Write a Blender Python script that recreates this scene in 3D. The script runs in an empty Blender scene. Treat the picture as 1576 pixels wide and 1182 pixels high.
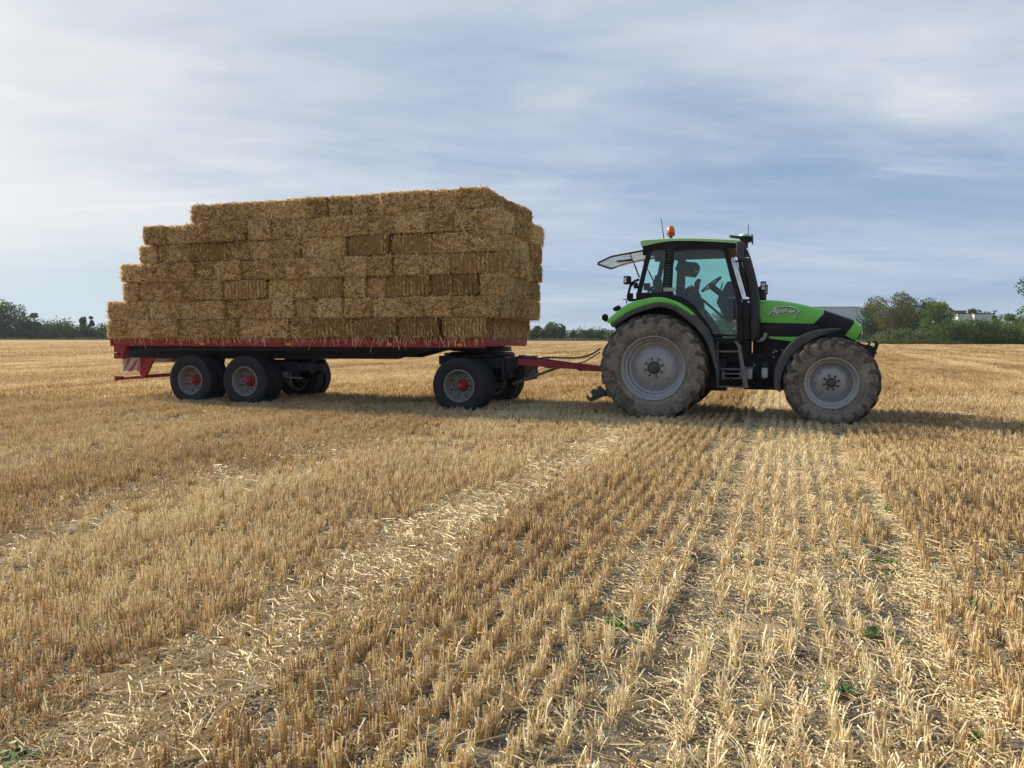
import bpy, bmesh, math, random
import numpy as np
from mathutils import Vector, Matrix, Euler
R = math.radians
SC = bpy.context.scene
COL = SC.collection
random.seed(4)

# ------------------------------------------------------------------ camera
CAM_H = 1.43
PITCH = R(3.625)
FPX = 1184.0
cd = bpy.data.cameras.new('camera'); cam = bpy.data.objects.new('camera', cd); COL.objects.link(cam)
cam.location = (0, 0, CAM_H); cam.rotation_euler = (R(90) - PITCH, 0, 0)
cd.sensor_width = 36.0; cd.lens = 36.0 * FPX / 1576.0
cd.clip_start = 0.05; cd.clip_end = 12000
SC.camera = cam

# ------------------------------------------------------------------ sun and sky
SUN_EL = R(30.0)
SH_DIR = R(-30.0)                       # direction in which shadows fall, in the xy plane
to_sun = Vector((-math.cos(SH_DIR) * math.cos(SUN_EL), -math.sin(SH_DIR) * math.cos(SUN_EL), math.sin(SUN_EL)))
sd = bpy.data.lights.new('sun', 'SUN'); so = bpy.data.objects.new('sun', sd); COL.objects.link(so)
sd.energy = 4.9; sd.angle = R(6.0); sd.color = (1.0, 0.90, 0.72)
so.rotation_euler = to_sun.to_track_quat('Z', 'Y').to_euler()
SC.view_settings.view_transform = 'Standard'; SC.view_settings.look = 'None'
SC.view_settings.gamma = 1.0; SC.view_settings.exposure = 0.76
SC.view_settings.use_curve_mapping = False
SC.cycles.max_bounces = 6; SC.cycles.transparent_max_bounces = 12
SC.cycles.use_denoising = True

W = bpy.data.worlds.new('World'); SC.world = W; W.use_nodes = True

class NT:
    """small helper for node trees"""
    def __init__(s, tree): s.t = tree; s.n = tree.nodes; s.l = tree.links
    def new(s, typ, **kw):
        n = s.n.new(typ)
        for k, v in kw.items(): setattr(n, k, v)
        return n
    def put(s, sock, v):
        if v is None: return
        if isinstance(v, bpy.types.NodeSocket): s.l.new(v, sock)
        elif isinstance(v, (tuple, list)) and sock.type == 'RGBA' and len(v) == 3: sock.default_value = (*v, 1)
        else: sock.default_value = v
    def math(s, op, a, b=None, c=None, clamp=False):
        n = s.new('ShaderNodeMath', operation=op); n.use_clamp = clamp
        s.put(n.inputs[0], a); s.put(n.inputs[1], b); s.put(n.inputs[2], c)
        return n.outputs[0]
    def vmath(s, op, a, b=None):
        n = s.new('ShaderNodeVectorMath', operation=op)
        s.put(n.inputs[0], a); s.put(n.inputs[1], b)
        return n.outputs['Value'] if op in ('DOT_PRODUCT', 'LENGTH') else n.outputs[0]
    def noise(s, vec, scale, detail=4, rough=0.55, dist=0.0):
        n = s.new('ShaderNodeTexNoise'); s.put(n.inputs['Vector'], vec)
        n.inputs['Scale'].default_value = scale; n.inputs['Detail'].default_value = detail
        n.inputs['Roughness'].default_value = rough; n.inputs['Distortion'].default_value = dist
        return n.outputs['Fac']
    def ramp(s, fac, stops, interp='LINEAR'):
        n = s.new('ShaderNodeValToRGB'); s.put(n.inputs[0], fac); e = n.color_ramp.elements
        n.color_ramp.interpolation = interp
        while len(e) < len(stops): e.new(0.5)
        for el, (p, c) in zip(e, stops):
            el.position = p; el.color = (*c, 1) if isinstance(c, (tuple, list)) else (c, c, c, 1)
        return n.outputs[0]
    def mix(s, fac, a, b, blend='MIX'):
        n = s.new('ShaderNodeMix', data_type='RGBA', blend_type=blend)
        s.put(n.inputs[0], fac); s.put(n.inputs[6], a); s.put(n.inputs[7], b)
        return n.outputs[2]
    def mapping(s, vec, scale=(1, 1, 1), rot=(0, 0, 0), loc=(0, 0, 0)):
        n = s.new('ShaderNodeMapping'); s.put(n.inputs[0], vec)
        n.inputs['Scale'].default_value = scale; n.inputs['Rotation'].default_value = rot; n.inputs['Location'].default_value = loc
        return n.outputs[0]
    def bump(s, h, strength=0.4, dist=0.02):
        n = s.new('ShaderNodeBump'); s.put(n.inputs['Height'], h)
        n.inputs['Strength'].default_value = strength; n.inputs['Distance'].default_value = dist
        return n.outputs[0]

def build_sky():
    W.node_tree.nodes.clear(); g = NT(W.node_tree)
    sky = g.new('ShaderNodeTexSky', sky_type='NISHITA'); sky.sun_disc = False
    sky.sun_elevation = SUN_EL; sky.sun_rotation = math.atan2(to_sun.x, to_sun.y)
    sky.dust_density = 1.5; sky.air_density = 1.0; sky.ozone_density = 1.5
    tc = g.new('ShaderNodeTexCoord'); d = tc.outputs['Generated']
    sep = g.new('ShaderNodeSeparateXYZ'); g.put(sep.inputs[0], d)
    z = g.math('MAXIMUM', sep.outputs[2], 0.0)
    zz = g.math('ADD', z, 0.10)
    px = g.math('DIVIDE', sep.outputs[0], zz); py = g.math('DIVIDE', sep.outputs[1], zz)
    comb = g.new('ShaderNodeCombineXYZ'); g.put(comb.inputs[0], px); g.put(comb.inputs[1], py)
    P = comb.outputs[0]
    # azimuth and elevation, gently warped, for the larger banks of cloud
    az = g.math('ARCTAN2', sep.outputs[0], sep.outputs[1]); el = g.math('ARCSINE', z)
    wn = g.math('MULTIPLY_ADD', g.noise(g.mapping(P, (.8, 1.3, 1)), 0.9, 4, .55), 0.30, -.15)
    elw = g.math('ADD', el, g.math('MULTIPLY', wn, 0.55)); azw = g.math('ADD', az, wn)
    def bank(a0, e0, sa, se, tilt):
        da = g.math('SUBTRACT', azw, R(a0)); de = g.math('SUBTRACT', g.math('SUBTRACT', elw, R(e0)), g.math('MULTIPLY', da, tilt))
        q = g.math('ADD', g.math('POWER', g.math('ABSOLUTE', g.math('DIVIDE', da, R(sa))), 2.0), g.math('POWER', g.math('ABSOLUTE', g.math('DIVIDE', de, R(se))), 2.0))
        return g.math('EXPONENT', g.math('MULTIPLY', q, -1.0))
    # broad veils, soft billows and fine fibres
    a1 = g.noise(g.mapping(P, (0.60, 0.80, 1), (0, 0, R(-35)), (3.1, 1.7, 0)), 0.55, 4, 0.50, 0.9)
    a2 = g.noise(g.mapping(P, (0.45, 0.95, 1), (0, 0, R(-24)), (7.3, 2.2, 4)), 1.3, 5, 0.52, 1.0)
    a3 = g.noise(g.mapping(P, (0.8, 1.5, 1), (0, 0, R(-12)), (1.3, 9.2, 2)), 3.2, 5, 0.55, 0.7)
    s = g.math('MULTIPLY', a1, 0.56); s = g.math('MULTIPLY_ADD', a2, 0.30, s); s = g.math('MULTIPLY_ADD', a3, 0.16, s); s = g.math('MULTIPLY_ADD', g.math('SUBTRACT', s, 0.5), 1.02, 0.505)
    sunv = g.new('ShaderNodeCombineXYZ')
    h = Vector((to_sun.x, to_sun.y, 0.14)).normalized()
    sunv.inputs[0].default_value, sunv.inputs[1].default_value, sunv.inputs[2].default_value = h
    near = g.math('MAXIMUM', g.vmath('DOT_PRODUCT', d, sunv.outputs[0]), 0.0)
    glow = g.math('POWER', near, 5.0)
    tone = s
    for (a0, e0, sa, se, tl, k) in ((-34, 10.5, 24, 4.5, -.12, .17), (4, 17.5, 13, 3.2, .06, .055), (26, 16, 14, 4.0, .15, .05), (22, 9.5, 14, 1.6, .10, -.06), (-8, 22, 16, 4, .1, -.035), (-30, 22, 12, 4, -.2, -.03), (30, 24, 16, 4, -.1, -.05), (10, 3.5, 30, 1.3, .02, .06)):
        tone = g.math('MULTIPLY_ADD', bank(a0, e0, sa, se, tl), k, tone)
    tone = g.math('MULTIPLY_ADD', glow, 0.05, tone)
    cloud = g.ramp(tone, [(0.36, (0.185, 0.245, 0.345)), (0.46, (0.250, 0.315, 0.420)), (0.55, (0.330, 0.385, 0.470)), (0.70, (0.50, 0.525, 0.555))])
    base = g.vmath('SCALE', sky.outputs[0]); base.node.inputs['Scale'].default_value = 0.10
    blue = g.mix(0.80, base, (0.175, 0.285, 0.445))
    cover = g.ramp(tone, [(0.36, 0.55), (0.54, 1.0)])
    up = g.ramp(z, [(0.0, 0.35), (0.10, 0.60), (0.26, 1.0)])
    col = g.mix(g.math('MULTIPLY', cover, up), blue, cloud)
    col = g.mix(g.math('MULTIPLY', glow, 0.80, clamp=True), col, (0.69, 0.685, 0.64))
    aur = g.math('POWER', g.math('MAXIMUM', g.vmath('DOT_PRODUCT', d, tuple(to_sun)), 0.0), 34.0)
    col = g.mix(aur, col, (2.2, 2.1, 1.9))
    low = g.ramp(z, [(0.0, 0.22), (0.10, 0.0)])
    col = g.mix(low, col, (0.36, 0.44, 0.51))
    lowl = g.math('MULTIPLY', g.ramp(g.math('MULTIPLY', sep.outputs[0], -1.0), [(0.05, 0.0), (0.55, 0.75)]), g.ramp(z, [(0.0, 1.0), (0.13, 0.0)]))
    col = g.mix(lowl, col, (0.38, 0.49, 0.54))
    w = g.noise(g.mapping(P, (0.30, 1.9, 1), (0, 0, R(-10)), (2.6, 0.4, 7)), 1.6, 7, 0.6, 0.9)
    wf = g.math('MULTIPLY', g.ramp(w, [(0.52, 0.0), (0.66, 0.85)]), g.math('ADD', bank(-30, 8.8, 7, 1.3, -.05), g.math('MULTIPLY', bank(24, 10.2, 9, 1.0, .05), .5)))
    col = g.mix(wf, col, (0.66, 0.67, 0.67))
    bg = g.new('ShaderNodeBackground'); g.put(bg.inputs[0], col); bg.inputs[1].default_value = 0.89
    out = g.new('ShaderNodeOutputWorld'); g.l.new(bg.outputs[0], out.inputs[0])
build_sky()

# ------------------------------------------------------------------ frames
def ray(px, py):
    a = (px - 788) / FPX; b = (591 - py) / FPX
    f = Vector((0, math.cos(PITCH), -math.sin(PITCH))); u = Vector((0, math.sin(PITCH), math.cos(PITCH)))
    return f + Vector((1, 0, 0)) * a + u * b
def at(px, py, Y):
    """point of the view ray at distance Y"""
    d = ray(px, py); t = Y / d.y
    return Vector((0, 0, CAM_H)) + d * t
class Frame:
    def __init__(s, ox, oy, yaw): s.o = Vector((ox, oy, 0)); s.yaw = yaw; s.R = Matrix.Rotation(yaw, 3, 'Z')
    def p(s, px, py, yl):
        """local (x, z) where the ray through a photo point meets the plane y = yl"""
        C = s.R.inverted() @ (Vector((0, 0, CAM_H)) - s.o); D = s.R.inverted() @ ray(px, py)
        t = (yl - C.y) / D.y; q = C + D * t
        return (q.x, q.z)
    def ps(s, pts, yl): return [s.p(a, b, yl) for a, b in pts]
TF = Frame(2.76, 13.97, R(-20))
RF = Frame(-0.60, 15.26, R(-18))
def c1(*p): return [(900 + a / 3.582, 330 + b / 3.582) for a, b in p]     # points read off enlarged crops
def c2(*p): return [(1120 + a / 4.546, 400 + b / 4.546) for a, b in p]
def c3(*p): return [(150 + a / 3.283, 280 + b / 3.283) for a, b in p]
def c5(*p): return [(640 + a / 4.925, 500 + b / 4.925) for a, b in p]
def c8(*p): return [(1040 + a / 6.95, 350 + b / 6.95) for a, b in p]
def c9(*p): return [(1090 + a / 9.85, 500 + b / 9.85) for a, b in p]

# ------------------------------------------------------------------ mesh helpers
class MB:
    def __init__(s): s.v = []; s.f = []; s.m = []; s.cur = 0
    def add(s, vs, fs):
        b = len(s.v); s.v += [tuple(v) for v in vs]; s.f += [tuple(b + i for i in f) for f in fs]; s.m += [s.cur] * len(fs); return s
    def box(s, c, d, rot=None, bev=0.0):
        bm = bmesh.new(); bmesh.ops.create_cube(bm, size=1)
        for v in bm.verts: v.co = Vector((v.co.x * d[0], v.co.y * d[1], v.co.z * d[2]))
        if bev > 0: bmesh.ops.bevel(bm, geom=bm.edges[:], offset=min(bev, min(d) * 0.45), segments=2, affect='EDGES', profile=0.6)
        M = Matrix.Translation(c) @ (Euler(rot).to_matrix().to_4x4() if rot else Matrix())
        s.add([M @ v.co for v in bm.verts], [[v.index for v in f.verts] for f in bm.faces]); bm.free(); return s
    def span(s, x0, x1, y0, y1, z0, z1, bev=0.006):
        return s.box(((x0 + x1) / 2, (y0 + y1) / 2, (z0 + z1) / 2), (abs(x1 - x0), abs(y1 - y0), abs(z1 - z0)), None, bev)
    def prism(s, pts, y0, y1, bev=0.0):
        """outline in xz swept from y0 to y1"""
        bm = bmesh.new(); a = [bm.verts.new((x, y0, z)) for x, z in pts]; f = bm.faces.new(a)
        r = bmesh.ops.extrude_face_region(bm, geom=[f])
        for e in r['geom']:
            if isinstance(e, bmesh.types.BMVert): e.co.y = y1
        bmesh.ops.recalc_face_normals(bm, faces=bm.faces[:])
        if bev > 0: bmesh.ops.bevel(bm, geom=bm.edges[:], offset=bev, segments=2, affect='EDGES', profile=0.6)
        bmesh.ops.triangulate(bm, faces=[f for f in bm.faces if len(f.verts) > 4])
        bm.verts.index_update()
        s.add([v.co for v in bm.verts], [[v.index for v in f.verts] for f in bm.faces]); bm.free(); return s
    def tube(s, path, r, n=8, cap=True):
        P = [Vector(p) for p in path]; rr = r if isinstance(r, (list, tuple)) else [r] * len(P)
        vs = []; fs = []; up = None
        for i, p in enumerate(P):
            t = (P[min(i + 1, len(P) - 1)] - P[max(i - 1, 0)]).normalized()
            if up is None: up = Vector((0, 0, 1)) if abs(t.z) < 0.9 else Vector((0, 1, 0))
            sd_ = t.cross(up).normalized(); up = sd_.cross(t).normalized()
            for k in range(n):
                a = 2 * math.pi * k / n; vs.append(p + (sd_ * math.cos(a) + up * math.sin(a)) * rr[i])
        for i in range(len(P) - 1):
            for k in range(n): fs.append((i * n + k, i * n + (k + 1) % n, (i + 1) * n + (k + 1) % n, (i + 1) * n + k))
        if cap: fs.append(tuple(range(n))[::-1]); fs.append(tuple((len(P) - 1) * n + k for k in range(n)))
        return s.add(vs, fs)
    def lathe(s, prof, n=48, c=(0, 0, 0), axis='Y', closed=False):
        """profile of (offset along the axis, radius)"""
        vs = []; fs = []; m = len(prof)
        for k in range(n):
            a = 2 * math.pi * k / n
            for (y, r) in prof:
                p = (r * math.cos(a), y, r * math.sin(a)) if axis == 'Y' else ((r * math.cos(a), r * math.sin(a), y) if axis == 'Z' else (y, r * math.cos(a), r * math.sin(a)))
                vs.append((p[0] + c[0], p[1] + c[1], p[2] + c[2]))
        for k in range(n):
            for i in range(m if closed else m - 1):
                j = (i + 1) % m; k2 = (k + 1) % n
                fs.append((k * m + i, k2 * m + i, k2 * m + j, k * m + j))
        return s.add(vs, fs)
    def sphere(s, c, r, n=12, m=8):
        rx, ry, rz = (r, r, r) if not isinstance(r, (tuple, list)) else r
        vs = []; fs = []
        for i in range(m + 1):
            t = math.pi * i / m
            for k in range(n):
                a = 2 * math.pi * k / n; vs.append((c[0] + rx * math.sin(t) * math.cos(a), c[1] + ry * math.sin(t) * math.sin(a), c[2] + rz * math.cos(t)))
        for i in range(m):
            for k in range(n): fs.append((i * n + k, (i + 1) * n + k, (i + 1) * n + (k + 1) % n, i * n + (k + 1) % n))
        return s.add(vs, fs)
    def sheet(s, rows):
        """grid of points, rows of equal length"""
        n = len(rows[0]); b = [p for r in rows for p in r]
        return s.add(b, [(i * n + j, i * n + j + 1, (i + 1) * n + j + 1, (i + 1) * n + j) for i in range(len(rows) - 1) for j in range(n - 1)])
    def obj(s, name, mat, parent=None, smooth=35, fix=True, loc=None):
        me = bpy.data.meshes.new(name); me.from_pydata([tuple(v) for v in s.v], [], s.f); me.validate()
        mats = mat if isinstance(mat, (list, tuple)) else [mat]
        for m in mats: me.materials.append(m)
        if len(mats) > 1 and len(s.m) == len(me.polygons): me.polygons.foreach_set('material_index', s.m)
        if fix:
            bm = bmesh.new(); bm.from_mesh(me); bmesh.ops.remove_doubles(bm, verts=bm.verts[:], dist=1e-5); bmesh.ops.recalc_face_normals(bm, faces=bm.faces[:]); bm.to_mesh(me); bm.free()
        if smooth:
            me.polygons.foreach_set('use_smooth', [True] * len(me.polygons)); me.set_sharp_from_angle(angle=R(smooth))
        me.update()
        o = bpy.data.objects.new(name, me); COL.objects.link(o)
        if parent: o.parent = parent
        if loc: o.location = loc
        return o
def tag(o, label=None, cat=None, group=None, kind=None):
    if label: o['label'] = label
    if cat: o['category'] = cat
    if group: o['group'] = group
    if kind: o['kind'] = kind
    return o
def empty(name, loc, rz=0):
    o = bpy.data.objects.new(name, None); COL.objects.link(o); o.location = loc; o.rotation_euler = (0, 0, rz); o.empty_display_size = 0.2; return o
def copy_tree(o, parent=None, loc=None):
    c = o.copy(); COL.objects.link(c); c.parent = parent
    if loc is not None: c.location = loc
    for ch in list(o.children): copy_tree(ch, c)
    return c
def raw_mesh(name, V, F, mat, attrs=None, smooth=False):
    me = bpy.data.meshes.new(name); me.from_pydata(V if isinstance(V, list) else V.tolist(), [], F if isinstance(F, list) else F.tolist())
    me.materials.append(mat)
    if attrs:
        for k, (dom, vals) in attrs.items():
            a = me.attributes.new(k, 'FLOAT', dom); a.data.foreach_set('value', np.asarray(vals, np.float32))
    if smooth: me.polygons.foreach_set('use_smooth', [True] * len(me.polygons))
    me.update(); return me

# ------------------------------------------------------------------ materials
def mat(name, col, rough=0.5, metal=0.0, dirt=0.0, dirt_col=(0.22, 0.17, 0.11), nscale=6, bump=0.0, bscale=40, coat=0.0, spec=0.5, vary=0.12, low=None):
    m = bpy.data.materials.new(name); m.use_nodes = True; g = NT(m.node_tree); b = g.n['Principled BSDF']
    tc = g.new('ShaderNodeTexCoord').outputs['Object']
    n1 = g.noise(tc, nscale, 5, 0.6); n2 = g.noise(tc, nscale * 7, 4, 0.6)
    c = g.mix(g.ramp(n1, [(0.3, 0.0), (0.7, 1.0)]), tuple(x * (1 - vary) for x in col), tuple(min(1, x * (1 + vary)) for x in col))
    if dirt > 0:
        f = g.math('MULTIPLY', g.ramp(g.math('MULTIPLY_ADD', n2, 0.45, g.math('MULTIPLY', n1, 0.55)), [(0.40, 0.12), (0.66, 1.0)]), dirt)
        if low:                                    # splashed dirt gathers below this height
            sz = g.new('ShaderNodeSeparateXYZ'); g.put(sz.inputs[0], tc)
            k = g.new('ShaderNodeMapRange'); g.put(k.inputs[0], sz.outputs[2]); k.inputs[1].default_value = low[0]; k.inputs[2].default_value = low[1]
            k.inputs[3].default_value = 1.0; k.inputs[4].default_value = low[2]; f = g.math('MULTIPLY', f, k.outputs[0])
        c = g.mix(f, c, dirt_col)
        g.put(b.inputs['Roughness'], g.math('MULTIPLY_ADD', f, 0.4, rough, clamp=True))
    else:
        g.put(b.inputs['Roughness'], g.math('MULTIPLY_ADD', n2, 0.2, rough - 0.1, clamp=True))
    g.put(b.inputs['Base Color'], c); b.inputs['Metallic'].default_value = metal
    b.inputs['Specular IOR Level'].default_value = spec; b.inputs['Coat Weight'].default_value = coat; b.inputs['Coat Roughness'].default_value = 0.12
    if bump > 0: g.put(b.inputs['Normal'], g.bump(g.noise(tc, bscale, 5, 0.65), bump, 0.01))
    return m
M = {}
M['green'] = mat('green_paint', (0.13, 0.56, 0.06), 0.34, dirt=0.32, dirt_col=(0.20, 0.36, 0.12), nscale=3, coat=0.35, vary=0.05)
M['roof_green'] = mat('faded_green_paint', (0.30, 0.54, 0.20), 0.42, dirt=0.3, dirt_col=(0.33, 0.36, 0.24), nscale=3, vary=0.08)
M['black'] = mat('black_plastic', (0.006, 0.0065, 0.009), 0.5, spec=.22, dirt=0.05, nscale=4, bump=0.1)
M['grille'] = mat('black_hood_plastic', (0.005, 0.0055, 0.011), 0.38, dirt=0.03, nscale=4, spec=.25)
M['navy'] = mat('dark_blue_chassis_paint', (0.005, 0.008, 0.022), 0.55, dirt=0.07, nscale=5, bump=0.2, spec=.25)
M['flare'] = mat('dusty_grey_fender_plastic', (0.035, 0.038, 0.042), 0.65, dirt=0.4, dirt_col=(0.13, 0.125, 0.115), nscale=5, bump=0.25)
M['tyre'] = mat('dusty_rubber', (0.10, 0.085, 0.068), 0.85, dirt=0.95, dirt_col=(0.28, 0.250, 0.220), nscale=3.0, bump=0.5, bscale=25, spec=0.2, vary=0.3)
M['lug'] = mat('tread_rubber', (0.045, 0.040, 0.034), 0.8, dirt=0.7, dirt_col=(0.19, 0.165, 0.14), nscale=6, bump=0.5, bscale=25, spec=0.25, vary=0.3)
M['tyre_text'] = mat('raised_rubber_lettering', (0.095, 0.062, 0.048), 0.85, spec=0.2)
M['trubber'] = mat('dark_rubber', (0.012, 0.015, 0.020), 0.72, dirt=0.30, dirt_col=(0.055, 0.054, 0.052), nscale=5, bump=0.3, bscale=40, spec=0.3)
M['rim'] = mat('silver_rim_paint', (0.31, 0.32, 0.335), 0.38, metal=0.30, dirt=0.15, dirt_col=(0.25, 0.22, 0.18), nscale=5, vary=0.06)
M['rim_grey'] = mat('worn_grey_rim_paint', (0.20, 0.195, 0.19), 0.6, dirt=0.4, dirt_col=(0.10, 0.08, 0.06), nscale=9, bump=0.2)
M['hub_red'] = mat('worn_red_hub_paint', (0.33, 0.02, 0.032), 0.5, dirt=0.35, dirt_col=(0.10, 0.03, 0.03), nscale=12)
M['hub_blk'] = mat('greasy_hub', (0.018, 0.021, 0.03), 0.4, dirt=0.3, nscale=14)
M['red'] = mat('trailer_red_paint', (0.31, 0.011, 0.020), 0.5, dirt=0.45, dirt_col=(0.13, 0.035, 0.028), nscale=4, bump=0.08, vary=0.18)
M['steel'] = mat('weathered_grey_steel', (0.13, 0.14, 0.145), 0.5, metal=0.4, dirt=0.3, nscale=7)
M['alu'] = mat('pale_metal', (0.36, 0.37, 0.37), 0.45, metal=0.3, dirt=0.3, nscale=7)
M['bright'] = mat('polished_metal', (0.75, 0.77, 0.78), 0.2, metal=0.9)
M['white'] = mat('off_white_plastic', (0.62, 0.63, 0.58), 0.5, dirt=0.2)
M['dome'] = mat('pale_green_dome', (0.42, 0.47, 0.38), 0.5)
M['seat'] = mat('dark_seat_cloth', (0.02, 0.024, 0.028), 0.9, bump=0.3)
M['orange'] = mat('orange_reflector', (0.85, 0.26, 0.02), 0.3)
M['stripe_white'] = mat('reflective_white', (0.42, 0.40, 0.36), 0.5, dirt=0.3)
M['stripe_red'] = mat('reflective_red', (0.45, 0.03, 0.025), 0.4, dirt=0.2)
M['hose'] = mat('hydraulic_hose_rubber', (0.028, 0.012, 0.014), 0.5)
M['logo'] = mat('white_sticker', (0.75, 0.78, 0.75), 0.4)
M['logo_shadow'] = mat('black_sticker', (0.01, 0.02, 0.01), 0.4)
M['lens'] = mat('clear_lamp_lens', (0.55, 0.56, 0.58), 0.15)
M['exh'] = mat('satin_black_pipe', (0.012, 0.014, 0.022), 0.45, dirt=0.08, nscale=5, spec=.35)
def glass_mat(name, tint, gl=0.10, rough=0.02, dust=0.0):
    m = bpy.data.materials.new(name); m.use_nodes = True; g = NT(m.node_tree); g.n.clear()
    t = g.new('ShaderNodeBsdfTransparent'); t.inputs[0].default_value = (*tint, 1)
    s = g.new('ShaderNodeBsdfGlossy'); s.inputs['Roughness'].default_value = rough; s.inputs[0].default_value = (1, 1, 1, 1)
    fr = g.new('ShaderNodeFresnel'); fr.inputs[0].default_value = 1.45
    mx = g.new('ShaderNodeMixShader'); g.put(mx.inputs[0], g.math('MULTIPLY_ADD', fr.outputs[0], 0.7, gl * 0.3, clamp=True)); g.l.new(t.outputs[0], mx.inputs[1]); g.l.new(s.outputs[0], mx.inputs[2])
    last = mx.outputs[0]
    if dust:
        df = g.new('ShaderNodeBsdfDiffuse'); df.inputs[0].default_value = (0.40, 0.42, 0.36, 1)
        m2 = g.new('ShaderNodeMixShader'); g.put(m2.inputs[0], g.math('MULTIPLY', g.noise(g.new('ShaderNodeTexCoord').outputs['Object'], 4, 5), dust * 2, clamp=True)); g.l.new(last, m2.inputs[1]); g.l.new(df.outputs[0], m2.inputs[2]); last = m2.outputs[0]
    o = g.new('ShaderNodeOutputMaterial'); g.l.new(last, o.inputs[0]); return m
M['glass'] = glass_mat('teal_tinted_glass', (0.60, 0.88, 0.80), dust=0.05)
M['glass_pale'] = glass_mat('dusty_pale_glass', (0.80, 0.92, 0.88), dust=0.22)
M['beacon'] = None
def beacon_mat():
    m = bpy.data.materials.new('amber_beacon_plastic'); m.use_nodes = True; b = m.node_tree.nodes['Principled BSDF']
    b.inputs['Base Color'].default_value = (0.80, 0.13, 0.02, 1); b.inputs['Roughness'].default_value = 0.2; b.inputs['Transmission Weight'].default_value = 0.25
    return m
M['beacon'] = beacon_mat()

def straw_mat(name, stops, inst=True, transl=0.25):
    m = bpy.data.materials.new(name); m.use_nodes = True; g = NT(m.node_tree); g.n.clear()
    a = g.new('ShaderNodeAttribute', attribute_name='rnd'); f = a.outputs['Fac']
    if inst:
        b = g.new('ShaderNodeAttribute', attribute_name='tint', attribute_type='INSTANCER')
        f = g.math('ADD', f, b.outputs['Fac'])
    else: f = g.math('ADD', f, g.math('MULTIPLY_ADD', g.new('ShaderNodeObjectInfo').outputs['Random'], 0.28, -0.13))
    tc = g.new('ShaderNodeTexCoord').outputs['Object']
    f = g.math('ADD', f, g.math('MULTIPLY_ADD', g.noise(tc, 35, 3), 0.3, -0.15))
    c = g.ramp(f, stops)
    d = g.new('ShaderNodeBsdfPrincipled'); g.put(d.inputs['Base Color'], c); d.inputs['Roughness'].default_value = 0.55; d.inputs['Specular IOR Level'].default_value = 0.35
    t = g.new('ShaderNodeBsdfTranslucent'); g.put(t.inputs[0], c)
    mx = g.new('ShaderNodeMixShader'); mx.inputs[0].default_value = transl; g.l.new(d.outputs[0], mx.inputs[1]); g.l.new(t.outputs[0], mx.inputs[2])
    o = g.new('ShaderNodeOutputMaterial'); g.l.new(mx.outputs[0], o.inputs[0]); return m
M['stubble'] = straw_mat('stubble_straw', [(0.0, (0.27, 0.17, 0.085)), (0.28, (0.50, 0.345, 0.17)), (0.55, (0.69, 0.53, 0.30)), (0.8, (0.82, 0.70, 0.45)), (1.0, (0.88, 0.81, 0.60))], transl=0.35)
M['chaff'] = straw_mat('pale_chaff', [(0.0, (0.38, 0.27, 0.14)), (0.4, (0.60, 0.46, 0.240)), (0.75, (0.77, 0.63, 0.375)), (1.0, (0.84, 0.76, 0.54))])
M['bale_straw'] = straw_mat('bale_straw', [(0.0, (0.24, 0.125, 0.042)), (0.30, (0.56, 0.34, 0.125)), (0.62, (0.88, 0.62, 0.275)), (1.0, (0.98, 0.88, 0.58))], inst=False)

# ------------------------------------------------------------------ the field
ROW = R(19.7)
EA = (math.sin(ROW), math.cos(ROW)); ER = (math.cos(ROW), -math.sin(ROW))
# bands across the rows: (centre r, half width, strength) of pale flattened swath; wheel grooves; tramline
SWATH = [(-2.30, 0.32, 0.92), (-5.0, 0.6, 0.32), (-9.2, 0.6, 0.35), (2.9, 0.5, 0.42), (7.2, 0.7, 0.6), (-14.5, 0.8, 0.6), (-20, 0.9, 0.6), (12.5, 0.8, 0.7), (19, 1.0, 0.6), (-27, 1.0, 0.6), (27, 1.0, 0.7), (-36, 1.2, 0.6), (36, 1.2, 0.6)]
GROOVE = [(0.67, 0.075), (-0.78, 0.035), (-0.45, 0.045), (-10.7, 0.09), (-12.4, 0.08), (13.9, 0.10), (5.4, 0.07)]
rng = np.random.default_rng(7)
def vnoise(x, y, seed=0):
    """smooth value noise, vectorised, 0..1"""
    x = np.asarray(x, float); y = np.asarray(y, float)
    xi = np.floor(x).astype(np.int64); yi = np.floor(y).astype(np.int64); fx = x - xi; fy = y - yi
    fx = fx * fx * (3 - 2 * fx); fy = fy * fy * (3 - 2 * fy)
    def hsh(a, b):
        n = (a * 374761393 + b * 668265263 + seed * 974634777) & 0xffffffff
        n = ((n ^ (n >> 13)) * 1274126177) & 0xffffffff
        return ((n ^ (n >> 16)) & 0xffff) / 65535.0
    return (hsh(xi, yi) * (1 - fx) + hsh(xi + 1, yi) * fx) * (1 - fy) + (hsh(xi, yi + 1) * (1 - fx) + hsh(xi + 1, yi + 1) * fx) * fy
def fbm(x, y, seed=0, o=3):
    s = 0; a = 0.5; t = 0
    for k in range(o): s = s + a * vnoise(np.asarray(x) * 2 ** k, np.asarray(y) * 2 ** k, seed + k); t += a; a *= 0.5
    return s / t
def rc(x, y): return np.asarray(x) * ER[0] + np.asarray(y) * ER[1], np.asarray(x) * EA[0] + np.asarray(y) * EA[1]
def hgt(x, y):
    r, a = rc(x, y); z = (fbm(x * 1.3, y * 1.3, 3) - 0.5) * 0.035 + (fbm(np.asarray(x) * 6, np.asarray(y) * 6, 5) - 0.5) * 0.022
    for c, w in GROOVE: z = z - 0.03 * np.exp(-((r - c - 0.04 * np.sin(a * 1.1)) / (w * 1.3)) ** 2)
    return z
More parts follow.
